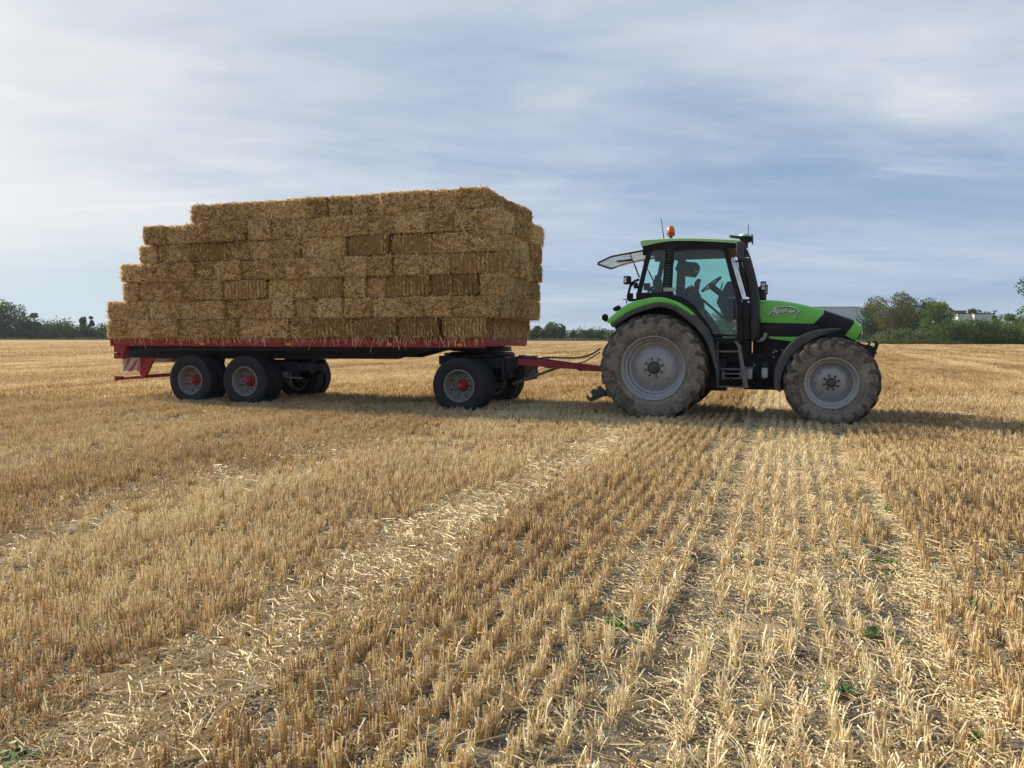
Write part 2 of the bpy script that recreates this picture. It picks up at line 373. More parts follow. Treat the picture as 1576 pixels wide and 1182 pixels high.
def swath(x, y):
    r, a = rc(x, y); s = 0
    wob = (fbm(a * 0.35, r * 0.2, 11) - 0.5) * 0.5
    for c, w, k in SWATH: s = np.maximum(s, k * np.exp(-((r - c + wob) / w) ** 4 * 0.8))
    return np.clip(s * (0.50 + 0.9 * fbm(x * 1.2, y * 1.2, 21)) * (1 - .55 / (1 + np.exp(-(np.asarray(y) - 10.5) * 1.2))), 0, 1)
def tram(x, y):
    r, a = rc(x, y); return 1 / (1 + np.exp(-(np.minimum(r + 0.74, 0.58 - r)) * 16)) + 0 * a
def groove(x, y):
    r, a = rc(x, y); s = 0
    for c, w in GROOVE: s = np.maximum(s, np.exp(-((r - c - 0.04 * np.sin(a * 1.1)) / w) ** 4))
    return s

def ground_mat():
    m = bpy.data.materials.new('stubble_field_soil'); m.use_nodes = True; g = NT(m.node_tree); b = g.n['Principled BSDF']
    P = g.new('ShaderNodeNewGeometry').outputs['Position']
    Q = g.mapping(P, (1, 1, 1), (0, 0, ROW))       # x across the rows, y along them
    soil = g.mix(g.ramp(g.noise(P, 9, 5, 0.65), [(0.35, 0.0), (0.65, 1.0)]), (0.085, 0.076, 0.066), (0.20, 0.178, 0.150))
    fl = g.noise(g.mapping(Q, (1, 0.6, 1)), 150, 3, 0.7); cl = g.noise(P, 5, 4, 0.6)
    chf = g.ramp(g.math('MULTIPLY_ADD', cl, 0.7, g.math('MULTIPLY', fl, 0.6)), [(0.64, 0.0), (0.80, 1.0)])
    straw = g.mix(g.noise(P, 60, 4, 0.7), (0.30, 0.20, 0.10), (0.56, 0.43, 0.23))
    nearc = g.mix(chf, soil, straw)
    # the far field as one mass of straw, with the drill rows and combine passes as bands
    sx = g.new('ShaderNodeSeparateXYZ'); g.put(sx.inputs[0], Q)
    bx = g.new('ShaderNodeCombineXYZ'); g.put(bx.inputs[0], sx.outputs[0]); g.put(bx.inputs[1], g.math('MULTIPLY', sx.outputs[1], 0.02))
    band = g.noise(bx.outputs[0], 0.16, 4, 0.6); band2 = g.noise(bx.outputs[0], 0.9, 3, 0.6)
    bl = g.math('MULTIPLY_ADD', band, 0.6, g.math('MULTIPLY', band2, 0.4))
    farc = g.ramp(bl, [(0.32, (0.22, 0.15, 0.07)), (0.48, (0.29, 0.205, 0.10)), (0.60, (0.35, 0.26, 0.135)), (0.72, (0.43, 0.335, 0.185))])
    farc = g.mix(g.math('MULTIPLY', g.noise(P, 3, 5, 0.7), 0.5), farc, (0.24, 0.15, 0.07))
    sp = g.new('ShaderNodeSeparateXYZ'); g.put(sp.inputs[0], P)
    k = g.ramp(g.math('MULTIPLY', sp.outputs[1], 0.01), [(0.10, 0.0), (0.24, 1.0)])
    g.put(b.inputs['Base Color'], g.mix(k, nearc, farc)); b.inputs['Roughness'].default_value = 0.95; b.inputs['Specular IOR Level'].default_value = 0.1
    g.put(b.inputs['Normal'], g.bump(g.math('ADD', g.noise(P, 22, 6, 0.7), g.math('MULTIPLY', fl, 0.3)), 0.9, 0.03))
    return m
def build_ground():
    def axis(a, b, s, far, gr):
        L = list(np.arange(a, b + 1e-6, s)); lo = []; hi = []; st = s; p = a
        while p > far[0]: st *= gr; p -= st; lo.append(p)
        st = s; p = b
        while p < far[1]: st *= gr; p += st; hi.append(p)
        return np.array(lo[::-1] + L + hi)
    xs = axis(-6.5, 6.5, 0.045, (-9000, 9000), 1.16); ys = axis(1.2, 11, 0.045, (-600, 9000), 1.14)
    X, Y = np.meshgrid(xs, ys); Z = hgt(X, Y) * np.clip((40 - np.hypot(X, Y)) / 15, 0, 1)
    V = np.stack([X.ravel(), Y.ravel(), Z.ravel()], 1); n = len(xs); I = np.arange(len(xs) * len(ys)).reshape(len(ys), n)
    F = np.stack([I[:-1, :-1].ravel(), I[:-1, 1:].ravel(), I[1:, 1:].ravel(), I[1:, :-1].ravel()], 1)
    me = raw_mesh('field_ground', V, F, ground_mat(), smooth=True)
    o = bpy.data.objects.new('field_ground', me); COL.objects.link(o); tag(o, 'harvested field soil strewn with chaff between stubble rows', kind='structure')
build_ground()

# -- pieces of stubble and loose straw that the field scatters
def stems_patch(n, sx, sy, h0, h1, rad, lean, seed, flare=0.0, flat=False, two=True):
    """upright cut stems: three-sided, in two lengths with a slight kink, some with a torn leaf"""
    q = np.random.default_rng(seed); V = []; F = []; A = []
    for i in range(n):
        x = q.normal(0, sx * 0.4); y = q.uniform(-sy / 2, sy / 2); h = q.uniform(h0, h1); rr = rad * q.uniform(0.7, 1.3)
        az = q.uniform(0, 6.28); ln = abs(q.normal(0, lean)) + flare * q.uniform(0.2, 1); dx = math.cos(az) * ln; dy = math.sin(az) * ln
        if flare: dx += x * flare * 12; dy += y * flare * 4
        val = q.uniform(0.05, 0.75); base = len(V); tw = q.uniform(0, 2)
        hh = [-.03, h * q.uniform(.4, .7), h]; k2 = q.normal(0, lean * 0.5)
        for j, z in enumerate(hh):
            ox = x + dx * max(z, 0) + (k2 * (z - hh[1]) if j == 2 else 0); oy = y + dy * max(z, 0)
            for t in range(3): a = tw + t * 2.094; V.append((ox + rr * math.cos(a), oy + rr * math.sin(a), z * (1 - 0.35 * min(ln, 1))))
        for j in range(2):
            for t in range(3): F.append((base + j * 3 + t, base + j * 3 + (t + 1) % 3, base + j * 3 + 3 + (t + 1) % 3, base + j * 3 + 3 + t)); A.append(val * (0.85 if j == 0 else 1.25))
        F.append((base + 6, base + 7, base + 8)); A.append(min(1, val + 0.45))
        if q.random() < 0.35:      # torn leaf sheath
            b2 = len(V); z = h * q.uniform(0.3, 0.8); a = q.uniform(0, 6.28); L = q.uniform(0.015, 0.045); w = 0.0022; zd = q.uniform(-0.025, 0.02)
            cx, cy = x + dx * z, y + dy * z; ex, ey = math.cos(a), math.sin(a)
            V += [(cx - ey * w, cy + ex * w, z), (cx + ey * w, cy - ex * w, z), (cx + ex * L + ey * w * .5, cy + ey * L - ex * w * .5, z + zd), (cx + ex * L - ey * w * .5, cy + ey * L + ex * w * .5, z + zd - .002)]
            F.append((b2, b2 + 1, b2 + 2, b2 + 3)); A.append(q.uniform(0.5, 0.95))
    return V, F, A
def litter_patch(n, s, l0, l1, w, zmax, seed, align=0.0, z0=0.0):
    """straws lying about: thin roof-shaped strips"""
    q = np.random.default_rng(seed); V = []; F = []; A = []
    for i in range(n):
        x, y = q.uniform(-s / 2, s / 2, 2); L = q.uniform(l0, l1) * q.uniform(.5, 1); a = q.normal(math.pi / 2, 0.5) if q.random() < align else q.uniform(0, 3.1416)
        z = z0 + 0.003 + zmax * q.random() ** 1.8; tz = q.normal(0, 0.12) * L; ww = w * q.uniform(.5, 1.5); val = q.uniform(0.15, 0.92)
        ux, uy = math.cos(a) * L / 2, math.sin(a) * L / 2; nx, ny = -math.sin(a) * ww / 2, math.cos(a) * ww / 2; b = len(V); bend = q.normal(0, .1) * L; mx_, my_ = -math.sin(a) * bend, math.cos(a) * bend
        z1 = max(0.002, z - tz / 2); z2 = max(0.002, z + tz / 2); zm = (z1 + z2) / 2 + abs(bend) * .3
        for (cx, cy, cz) in ((x - ux, y - uy, z1), (x + mx_, y + my_, zm), (x + ux, y + uy, z2)):
            V += [(cx - nx, cy - ny, cz), (cx, cy, cz + ww * 0.5), (cx + nx, cy + ny, cz)]
        for j in range(2):
            for t in range(2): F.append((b + j * 3 + t, b + j * 3 + t + 1, b + j * 3 + t + 4, b + j * 3 + t + 3)); A.append(val)
    return V, F, A
def strip_patch(n, L, h0, h1, w, seed, rows=1, gap=0.13):
    """a length of stubble rows for the distance: two crossed blades a stem"""
    q = np.random.default_rng(seed); V = []; F = []; A = []
    for i in range(n):
        x = (q.integers(rows) - (rows - 1) / 2) * gap + q.normal(0, 0.02); y = q.uniform(-L / 2, L / 2); h = q.uniform(h0, h1); a = q.uniform(0, 3.14); lx, ly = q.normal(0, 0.018, 2); val = q.uniform(0.05, 0.8)
        b = len(V)
        for aa in (a, a + 1.57):
            cx, cy = math.cos(aa) * w / 2, math.sin(aa) * w / 2
            V += [(x - cx, y - cy, -0.02), (x + cx, y + cy, -0.02), (x + cx * .8 + lx, y + cy * .8 + ly, h), (x - cx * .8 + lx, y - cy * .8 + ly, h)]
        F += [(b, b + 1, b + 2, b + 3), (b + 4, b + 5, b + 6, b + 7)]; A += [val, val]
    return V, F, A
def scatter(name, label, kinds, X, Y, Z, rz, tilt, scl, idx, tint, mt):
    col = bpy.data.collections.new(name + '_pieces')
    for i, (V, F, A) in enumerate(kinds):
        me = raw_mesh('%s_piece' % name, V, F, mt, {'rnd': ('FACE', A)})
        o = bpy.data.objects.new('%s_piece_%02d' % (name, i), me); col.objects.link(o)
    n = len(X); me = bpy.data.meshes.new(name); me.vertices.add(n); me.vertices.foreach_set('co', np.stack([X, Y, Z], 1).astype(np.float32).ravel())
    a = me.attributes.new('rot', 'FLOAT_VECTOR', 'POINT'); a.data.foreach_set('vector', np.stack([tilt[0], tilt[1], rz], 1).astype(np.float32).ravel())
    a = me.attributes.new('scl', 'FLOAT_VECTOR', 'POINT'); a.data.foreach_set('vector', np.asarray(scl, np.float32).ravel())
    a = me.attributes.new('idx', 'INT', 'POINT'); a.data.foreach_set('value', np.asarray(idx, np.int32))
    a = me.attributes.new('tint', 'FLOAT', 'POINT'); a.data.foreach_set('value', np.asarray(tint, np.float32))
    me.update(); o = bpy.data.objects.new(name, me); COL.objects.link(o); me.materials.append(mt)
    ng = bpy.data.node_groups.new(name, 'GeometryNodeTree'); ng.interface.new_socket('Geometry', in_out='INPUT', socket_type='NodeSocketGeometry'); ng.interface.new_socket('Geometry', in_out='OUTPUT', socket_type='NodeSocketGeometry')
    N = ng.nodes; L = ng.links; gi = N.new('NodeGroupInput'); go = N.new('NodeGroupOutput'); ip = N.new('GeometryNodeInstanceOnPoints'); ci = N.new('GeometryNodeCollectionInfo')
    ci.inputs[0].default_value = col; ci.inputs[1].default_value = True; ci.inputs[2].default_value = True
    def na(nm, tp): k = N.new('GeometryNodeInputNamedAttribute'); k.data_type = tp; k.inputs[0].default_value = nm; return k.outputs[0]
    mp = N.new('GeometryNodeMeshToPoints'); L.new(gi.outputs[0], mp.inputs[0]); L.new(mp.outputs[0], ip.inputs['Points']); L.new(ci.outputs[0], ip.inputs['Instance']); ip.inputs['Pick Instance'].default_value = True
    L.new(na('idx', 'INT'), ip.inputs['Instance Index']); L.new(na('rot', 'FLOAT_VECTOR'), ip.inputs['Rotation']); L.new(na('scl', 'FLOAT_VECTOR'), ip.inputs['Scale']); L.new(ip.outputs[0], go.inputs[0])
    md = o.modifiers.new('scatter', 'NODES'); md.node_group = ng
    tag(o, label, kind='stuff'); return o
def in_view(X, Y, m=4.0, k=0.80): return (np.abs(X) < Y * k + m)
def row_grid(rstep, astep, ymax, ymin=1.5, k=0.80, jit=0.5):
    rr = np.arange(-ymax * 1.25, ymax * 1.1, rstep); aa = np.arange(-2, ymax * 1.35, astep)
    RR, AA = np.meshgrid(rr, aa); RR = RR.ravel(); AA = AA.ravel() + rng.uniform(-jit, jit, RR.size) * astep
    X = RR * ER[0] + AA * EA[0]; Y = RR * ER[1] + AA * EA[1]
    ok = (Y > ymin) & (Y < ymax) & in_view(X, Y, 4.0, k); return X[ok], Y[ok]
YN = 17.0
def wheel_clear(X, Y):
    ok = np.ones(len(X), bool)
    for fr, pts in ((TF, [(0, .93, .34, .29), (0, -.93, .34, .29), (2.77, .95, .27, .23), (2.77, -.95, .27, .23)]), (RF, [(0, 1.0, .3, .3), (0, -1.0, .3, .3), (-4.68, 1.0, .3, .3), (-4.68, -1.0, .3, .3), (-6.03, 1, .3, .3), (-6.03, -1, .3, .3)])):
        c, s = math.cos(-fr.yaw), math.sin(-fr.yaw); dx = X - fr.o.x; dy = Y - fr.o.y; lx = dx * c - dy * s; ly = dx * s + dy * c
        for (a, b, hx, hy) in pts: ok &= ~((np.abs(lx - a) < hx) & (np.abs(ly - b) < hy))
    return ok
def tint_at(X, Y):
    """amber where stubble stands thick, paler where it was run down"""
    r, a = rc(X, Y)
    t = (fbm(X * .35, Y * .35, 31) - 0.5) * 0.45 + (fbm(r * 0.9, a * 0.05, 33) - 0.5) * 0.60 + .03
    t = t - 0.10 * np.exp(-((r + 1.35) / 0.6) ** 2) + 0.20 * tram(X, Y) + 0.20 * swath(X, Y)
    return t + rng.normal(0, 0.06, len(X))
def build_stubble():
    dense = [stems_patch(int(16 + 3 * (i % 3)), 0.022, 0.085, 0.085, 0.15, 0.0019, 0.12, 100 + i) for i in range(10)]
    splay = [stems_patch(int(9 + 2 * (i % 3)), 0.022, 0.07, 0.06, 0.14, 0.0023, 0.28, 200 + i, flare=0.25) for i in range(8)]
    X, Y = row_grid(0.13, 0.058, YN)
    ok = wheel_clear(X, Y); X = X[ok]; Y = Y[ok]
    n = len(X); r, a = rc(X, Y); s = swath(X, Y); t = tram(X, Y); gv = groove(X, Y); pat = fbm(X * 0.9, Y * 0.9, 41)
    keep = 0.97 - 0.66 * s - 0.20 * t - 0.95 * gv - 0.60 * np.clip((0.40 - pat) * 5, 0, 1) - 0.14 * rng.random(n)
    ok = rng.random(n) < keep; X = X[ok]; Y = Y[ok]; s = s[ok]; t = t[ok]; n = len(X)
    lat = rng.normal(0, 0.018, n); X = X + ER[0] * lat; Y = Y + ER[1] * lat
    sp = rng.random(n) < np.clip(0.06 + 0.85 * t + 0.6 * s, 0, 1)
    idx = np.where(sp, 10 + rng.integers(0, 8, n), rng.integers(0, 10, n))
    hs = (0.58 + 0.50 * fbm(X * 1.1, Y * 1.1, 51)) * (1 - 0.35 * s) * rng.uniform(0.85, 1.12, n)
    ws = rng.uniform(0.9, 1.25, n) * np.clip(0.9 + Y * 0.018, 1, 1.25)
    tl = rng.normal(0, 0.06 + 0.18 * s + 0.05 * t, n), rng.normal(0, 0.06 + 0.25 * s, n)
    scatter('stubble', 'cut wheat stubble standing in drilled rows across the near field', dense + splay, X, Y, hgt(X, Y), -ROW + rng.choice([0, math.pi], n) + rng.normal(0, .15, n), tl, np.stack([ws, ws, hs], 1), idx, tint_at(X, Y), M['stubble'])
    # beyond: longer strips of rows
    far = [strip_patch(90, 1.0, 0.09, 0.17, 0.010, 300 + i) for i in range(6)]
    X, Y = row_grid(0.13, 0.95, 48, YN - 0.4); ok = wheel_clear(X, Y); X = X[ok]; Y = Y[ok]; n = len(X)
    s = swath(X, Y); ok = rng.random(n) < 0.98 - 0.5 * s - 0.8 * groove(X, Y); X = X[ok]; Y = Y[ok]; s = s[ok]; n = len(X)
    far2 = [strip_patch(150, 4.0, 0.08, 0.17, 0.035, 350 + i, rows=3, gap=0.14) for i in range(5)]
    X2, Y2 = row_grid(0.42, 3.8, 130, 47.5); n2 = len(X2)
    XX = np.concatenate([X, X2]); YY = np.concatenate([Y, Y2]); idx = np.concatenate([rng.integers(0, 6, n), 6 + rng.integers(0, 5, n2)]); N_ = n + n2
    hs = np.concatenate([(0.7 + .5 * fbm(X, Y, 51)) * (1 - 0.45 * s), rng.uniform(.7, 1.1, n2)])
    scatter('far_stubble', 'distant rows of stubble running to the hedges', far + far2, XX, YY, hgt(XX, YY) * (YY < 35), -ROW + rng.normal(0, .02, N_), (rng.normal(0, .01, N_), rng.normal(0, .05, N_)), np.stack([np.ones(N_), np.ones(N_), hs], 1), idx, tint_at(XX, YY), M['stubble'])
def build_litter():
    lit = [litter_patch(26, 0.30, 0.04, 0.20, 0.0045, 0.035, 400 + i, align=.35) for i in range(6)]
    mats_ = [litter_patch(105, 0.34, 0.025, 0.15, 0.0048, 0.06, 420 + i, align=.45) for i in range(6)]
    chf = [litter_patch(170, 0.30, 0.006, 0.022, 0.0048, 0.008, 440 + i) for i in range(5)]
    chd = [litter_patch(420, 0.28, 0.006, 0.024, 0.0052, 0.012, 450 + i) for i in range(4)]
    P = []
    def put(X, Y, base, cnt, sc, ti, dz=0.0):
        n = len(X)
        if n: P.append((X, Y, hgt(X, Y) + dz, rng.integers(0, cnt, n) + base, np.full(n, sc) * rng.uniform(.85, 1.2, n), ti))
    X, Y = row_grid(0.20, 0.22, YN + 5); s = swath(X, Y); t = tram(X, Y); k = rng.random(len(X)) < 0.85 + .15 * t + .3 * s
    put(X[k], Y[k], 0, 6, 1.0, -0.08 + .15 * s[k] + rng.normal(0, .07, k.sum()))
    X, Y = row_grid(0.17, 0.2, YN + 9); s = swath(X, Y); k = rng.random(len(X)) < s * 1.15 - .12 + .9 * np.clip(fbm(X * .7, Y * .7, 88) - .56, 0, 1) * 3
    put(X[k], Y[k], 6, 6, 1.05, 0.06 + rng.normal(0, .08, k.sum()))
    X, Y = row_grid(0.21, 0.21, 12); pat = fbm(X * 1.6, Y * 1.6, 71); k = rng.random(len(X)) < np.clip(0.35 + 1.6 * (pat - .3) + .2 * tram(X, Y), 0, 1)
    put(X[k], Y[k], 12, 5, 1.0, rng.normal(-.05, .1, k.sum()))
    # the bright line of threshed chaff along the wheel mark, and pale patches
    X, Y = row_grid(0.11, 0.2, 14); r, a = rc(X, Y)
    v = np.exp(-((r - 0.78 - 0.05 * np.sin(a * 1.3)) / 0.11) ** 2) * (0.35 + fbm(a * .9, r, 77)) + 1.3 * swath(X, Y) ** 1.5 + np.clip(fbm(X * 0.8, Y * .8, 79) - .60, 0, 1) * 5 * (1 - .5 * tram(X, Y))
    k = rng.random(len(X)) < np.clip(v, 0, .95); put(X[k], Y[k], 17, 4, 1.0, rng.normal(.08, .08, k.sum()), 0.004)
    X = np.concatenate([p[0] for p in P]); Y = np.concatenate([p[1] for p in P]); Z = np.concatenate([p[2] for p in P]); I = np.concatenate([p[3] for p in P]); S = np.concatenate([p[4] for p in P]); T = np.concatenate([p[5] for p in P])
    n = len(X); rz = -ROW + rng.choice([0, math.pi], n) + rng.normal(0, .35, n)
    scatter('loose_straw', 'broken straw and pale chaff lying between the stubble rows', lit + mats_ + chf + chd, X, Y, Z, rz, (rng.normal(0, .03, n), rng.normal(0, .03, n)), np.stack([S, S, S], 1), I, T, M['chaff'])
def weed_mat():
    return mat('weed_leaf', (0.07, 0.16, 0.03), 0.6, vary=0.3)
def build_weeds():
    spots = [(1285, 1068), (1350, 985), (960, 965), (1365, 862), (1330, 805), (1366, 785), (30, 1176), (1515, 1130), (585, 815), (1500, 935), (1300, 860), (1380, 880)]
    wm = weed_mat()
    for i, (px, py) in enumerate(spots):
        d = ray(px, py); t = -CAM_H / d.z; x, y = d.x * t, d.y * t; q = random.Random(i); b = MB()
        for k in range(16 if i < 7 else 9):
            a = q.uniform(0, 6.28); L = q.uniform(.03, .085); w = q.uniform(.006, .014); z = q.uniform(.01, .05); ox, oy = q.gauss(0, .025), q.gauss(0, .025)
            ex, ey = math.cos(a), math.sin(a)
            b.sheet([[(ox - ey * w * .3, oy + ex * w * .3, 0), (ox + ey * w * .3, oy - ex * w * .3, 0)], [(ox + ex * L * .5 - ey * w, oy + ey * L * .5 + ex * w, z), (ox + ex * L * .5 + ey * w, oy + ey * L * .5 - ex * w, z + .004)], [(ox + ex * L - ey * w * .2, oy + ey * L + ex * w * .2, z * .8), (ox + ex * L + ey * w * .2, oy + ey * L - ex * w * .2, z * .8)]])
        o = b.obj('weed', wm, fix=False); o.location = (x, y, float(hgt(x, y)) + .004)
        where = ['beside the bare wheel mark near the bottom edge', 'in the sparse strip between the wheel marks', 'at the border of the amber stubble and the sparse strip', 'in the wheel mark below the front wheel', 'in the wheel mark, close under the front wheel', 'right of the wheel mark below the front wheel', 'in the bottom left corner of the field', 'in the bottom right corner of the field', 'at the upper edge of the pale swath', 'among the upright stubble right of the wheel mark', 'in the sparse strip left of the wheel mark', 'in the wheel mark, lowest of its green tufts'][i]
        tag(o, 'small green weed ' + where, 'weed', 'green weeds between the stubble')
build_stubble(); build_litter(); build_weeds()

# ------------------------------------------------------------------ wheels
def text_mesh(s, size, depth=0.003, shear=0.0):
    cu = bpy.data.curves.new('t', 'FONT'); cu.body = s; cu.size = size; cu.extrude = depth; cu.align_x = 'CENTER'; cu.align_y = 'CENTER'; cu.shear = shear; cu.offset = size * 0.012
    o = bpy.data.objects.new('t', cu); me = bpy.data.meshes.new_from_object(o)
    V = [tuple(v.co) for v in me.vertices]; F = [tuple(p.vertices) for p in me.polygons]
    bpy.data.objects.remove(o); bpy.data.curves.remove(cu); bpy.data.meshes.remove(me); return V, F
def arc_text(mb, s, size, rad, mid, y, flip=1):
    """lettering bent round the sidewall; mid = angle of its middle, seen from the near side (-y)"""
    V, F = text_mesh(s, size)
    out = []
    for (x, h, z) in V:
        a = mid - x / rad; rr = rad + h
        out.append((rr * math.cos(a), y - z * 1.0 - 0.001, rr * math.sin(a)))
    mb.add(out, F)
def ag_wheel(name, parent, Rt, rimR, W, loc, side, nl, text, lugh=0.052, face_text=True):
    """tractor wheel; origin at the wheel centre, outer face towards -y (side=-1) or +y"""
    w = W / 2; sg = side
    rim = MB()      # rim and disc
    pr = [(-w * .80, rimR + .030), (-w * .82, rimR + .034), (-w * .845, rimR + .026), (-w * .84, rimR + .004), (-w * .74, rimR - .004), (-w * .70, rimR - .018), (-w * .45, rimR - .030), (-w * .42, rimR - .055), (-w * .20, rimR - .062),
          (-w * .12, rimR - .075), (-w * .10, rimR * .80), (-w * .16, rimR * .72), (-w * .32, rimR * .52), (-w * .36, rimR * .36), (-w * .40, rimR * .34), (-w * .41, rimR * .22), (-w * .41, 0.001)]
    rim.lathe([(y * -sg * 1.0 if sg > 0 else y, r) for y, r in pr], 64)
    rim.lathe([(y * (1 if sg < 0 else -1), r) for y, r in [(-w * .12, rimR - .085), (w * .5, rimR - .07), (w * .84, rimR + .01), (w * .84, rimR + .03)]], 64)
    ro = rim.obj(name, M['rim'], parent, smooth=25, loc=loc)
    q = random.Random(nl)
    t = MB(); wb = w * 0.80
    prof = [(-wb * .98, rimR + .012), (-w * .93, rimR + .05), (-w * 1.02, rimR + (Rt - rimR) * .36), (-w * 1.03, rimR + (Rt - rimR) * .55), (-w * .99, Rt - lugh - .045), (-w * .93, Rt - lugh - .012), (-w * .80, Rt - lugh), (-w * .3, Rt - lugh + .004), (0, Rt - lugh + .006)]
    prof = prof + [(-y, r) for y, r in prof[::-1][1:]]
    t.lathe(prof, 72)
    da = 2 * math.pi / nl; t.cur = 1
    for k in range(nl):
        for sd_ in (-1, 1):
            a0 = k * da + (0.5 * da if sd_ > 0 else 0); st = []
            for tt, (yy, top, bot, th) in enumerate([(-.03, Rt - .004, Rt - lugh - .01, .020), (.30, Rt, Rt - lugh - .01, .024), (.68, Rt - .004, Rt - lugh - .012, .029), (.95, Rt - .014, Rt - lugh - .03, .034), (1.04, Rt - .040, Rt - lugh - .060, .033), (1.075, Rt - .100, Rt - lugh - .100, .029), (1.055, Rt - .165, Rt - lugh - .150, .020)]):
                ang = a0 + (yy if yy > 0 else 0) * 0.30 * (1.0) ; y = sd_ * w * yy
                hw = th / Rt; st.append([(y, top, ang - hw), (y, top, ang + hw * .9), (y + (0 if tt < 4 else -sd_ * .03), bot, ang + hw * 1.4), (y + (0 if tt < 4 else -sd_ * .03), bot, ang - hw * 1.6)])
            vs = [(r * math.cos(a), y, r * math.sin(a)) for s4 in st for (y, r, a) in s4]; fs = []
            for i in range(len(st) - 1):
                for j in range(4): fs.append((i * 4 + j, i * 4 + (j + 1) % 4, (i + 1) * 4 + (j + 1) % 4, (i + 1) * 4 + j))
            fs += [(0, 1, 2, 3), tuple(len(vs) - 4 + j for j in (3, 2, 1, 0))]; t.add(vs, fs)
    t.cur = 0
    for rr in (rimR + .035, rimR + (Rt - rimR) * .70):      # moulded rings on the wall
        t.lathe([(-w * 1.0 if rr > rimR + .05 else -w * .90, rr - .004), (-w * 1.035 if rr > rimR + .05 else -w * .93, rr), (-w * 1.0 if rr > rimR + .05 else -w * .90, rr + .004)], 72)
    t.obj('tyre', [M['tyre'], M['lug']], ro, smooth=38, fix=False)
    if face_text:
        tx = MB(); rad = rimR + (Rt - rimR) * .42
        for s, size, mid in text: arc_text(tx, s, size, rad, R(mid), -w * 1.03)
        tx.obj('tyre_lettering', M['tyre_text'], ro, smooth=0, fix=False)['kind'] = 'stuff'
    h = MB(); yo = -w * .41
    prh = [(yo + .004, rimR * .21), (yo - .05, rimR * .205), (yo - .075, rimR * .19), (yo - .085, rimR * .15), (yo - .10, rimR * .13), (yo - .105, 0.001)]
    h.lathe([(y * (1 if sg < 0 else -1), r) for y, r in prh], 32); h.obj('hub', M['hub_blk'], ro, smooth=30)
    for k in range(8):
        a = 2 * math.pi * (k + .35) / 8; rr = rimR * .285; b = MB(); y0 = yo * (1 if sg < 0 else -1)
        b.lathe([(y0 + .01, .022), (y0 + sg * .004, .022), (y0 + sg * .008, .015), (y0 + sg * .030, .014), (y0 + sg * .032, .001)], 6, c=(rr * math.cos(a), 0, rr * math.sin(a))); b.obj('wheel_nut', M['hub_blk'], ro, smooth=20)
    b = MB()
    for k in range(8):     # small holes with their rims round the disc
        a = 2 * math.pi * (k + .1) / 8; rr = rimR * .60; y0 = -w * .262 * (1 if sg < 0 else -1)
        b.lathe([(y0, .001), (y0 + sg * .004, .009), (y0 - sg * .006, .011)], 8, c=(rr * math.cos(a), 0, rr * math.sin(a)))
    b.obj('disc_hole', M['hub_blk'], ro, smooth=20)['kind'] = 'stuff'
    return ro

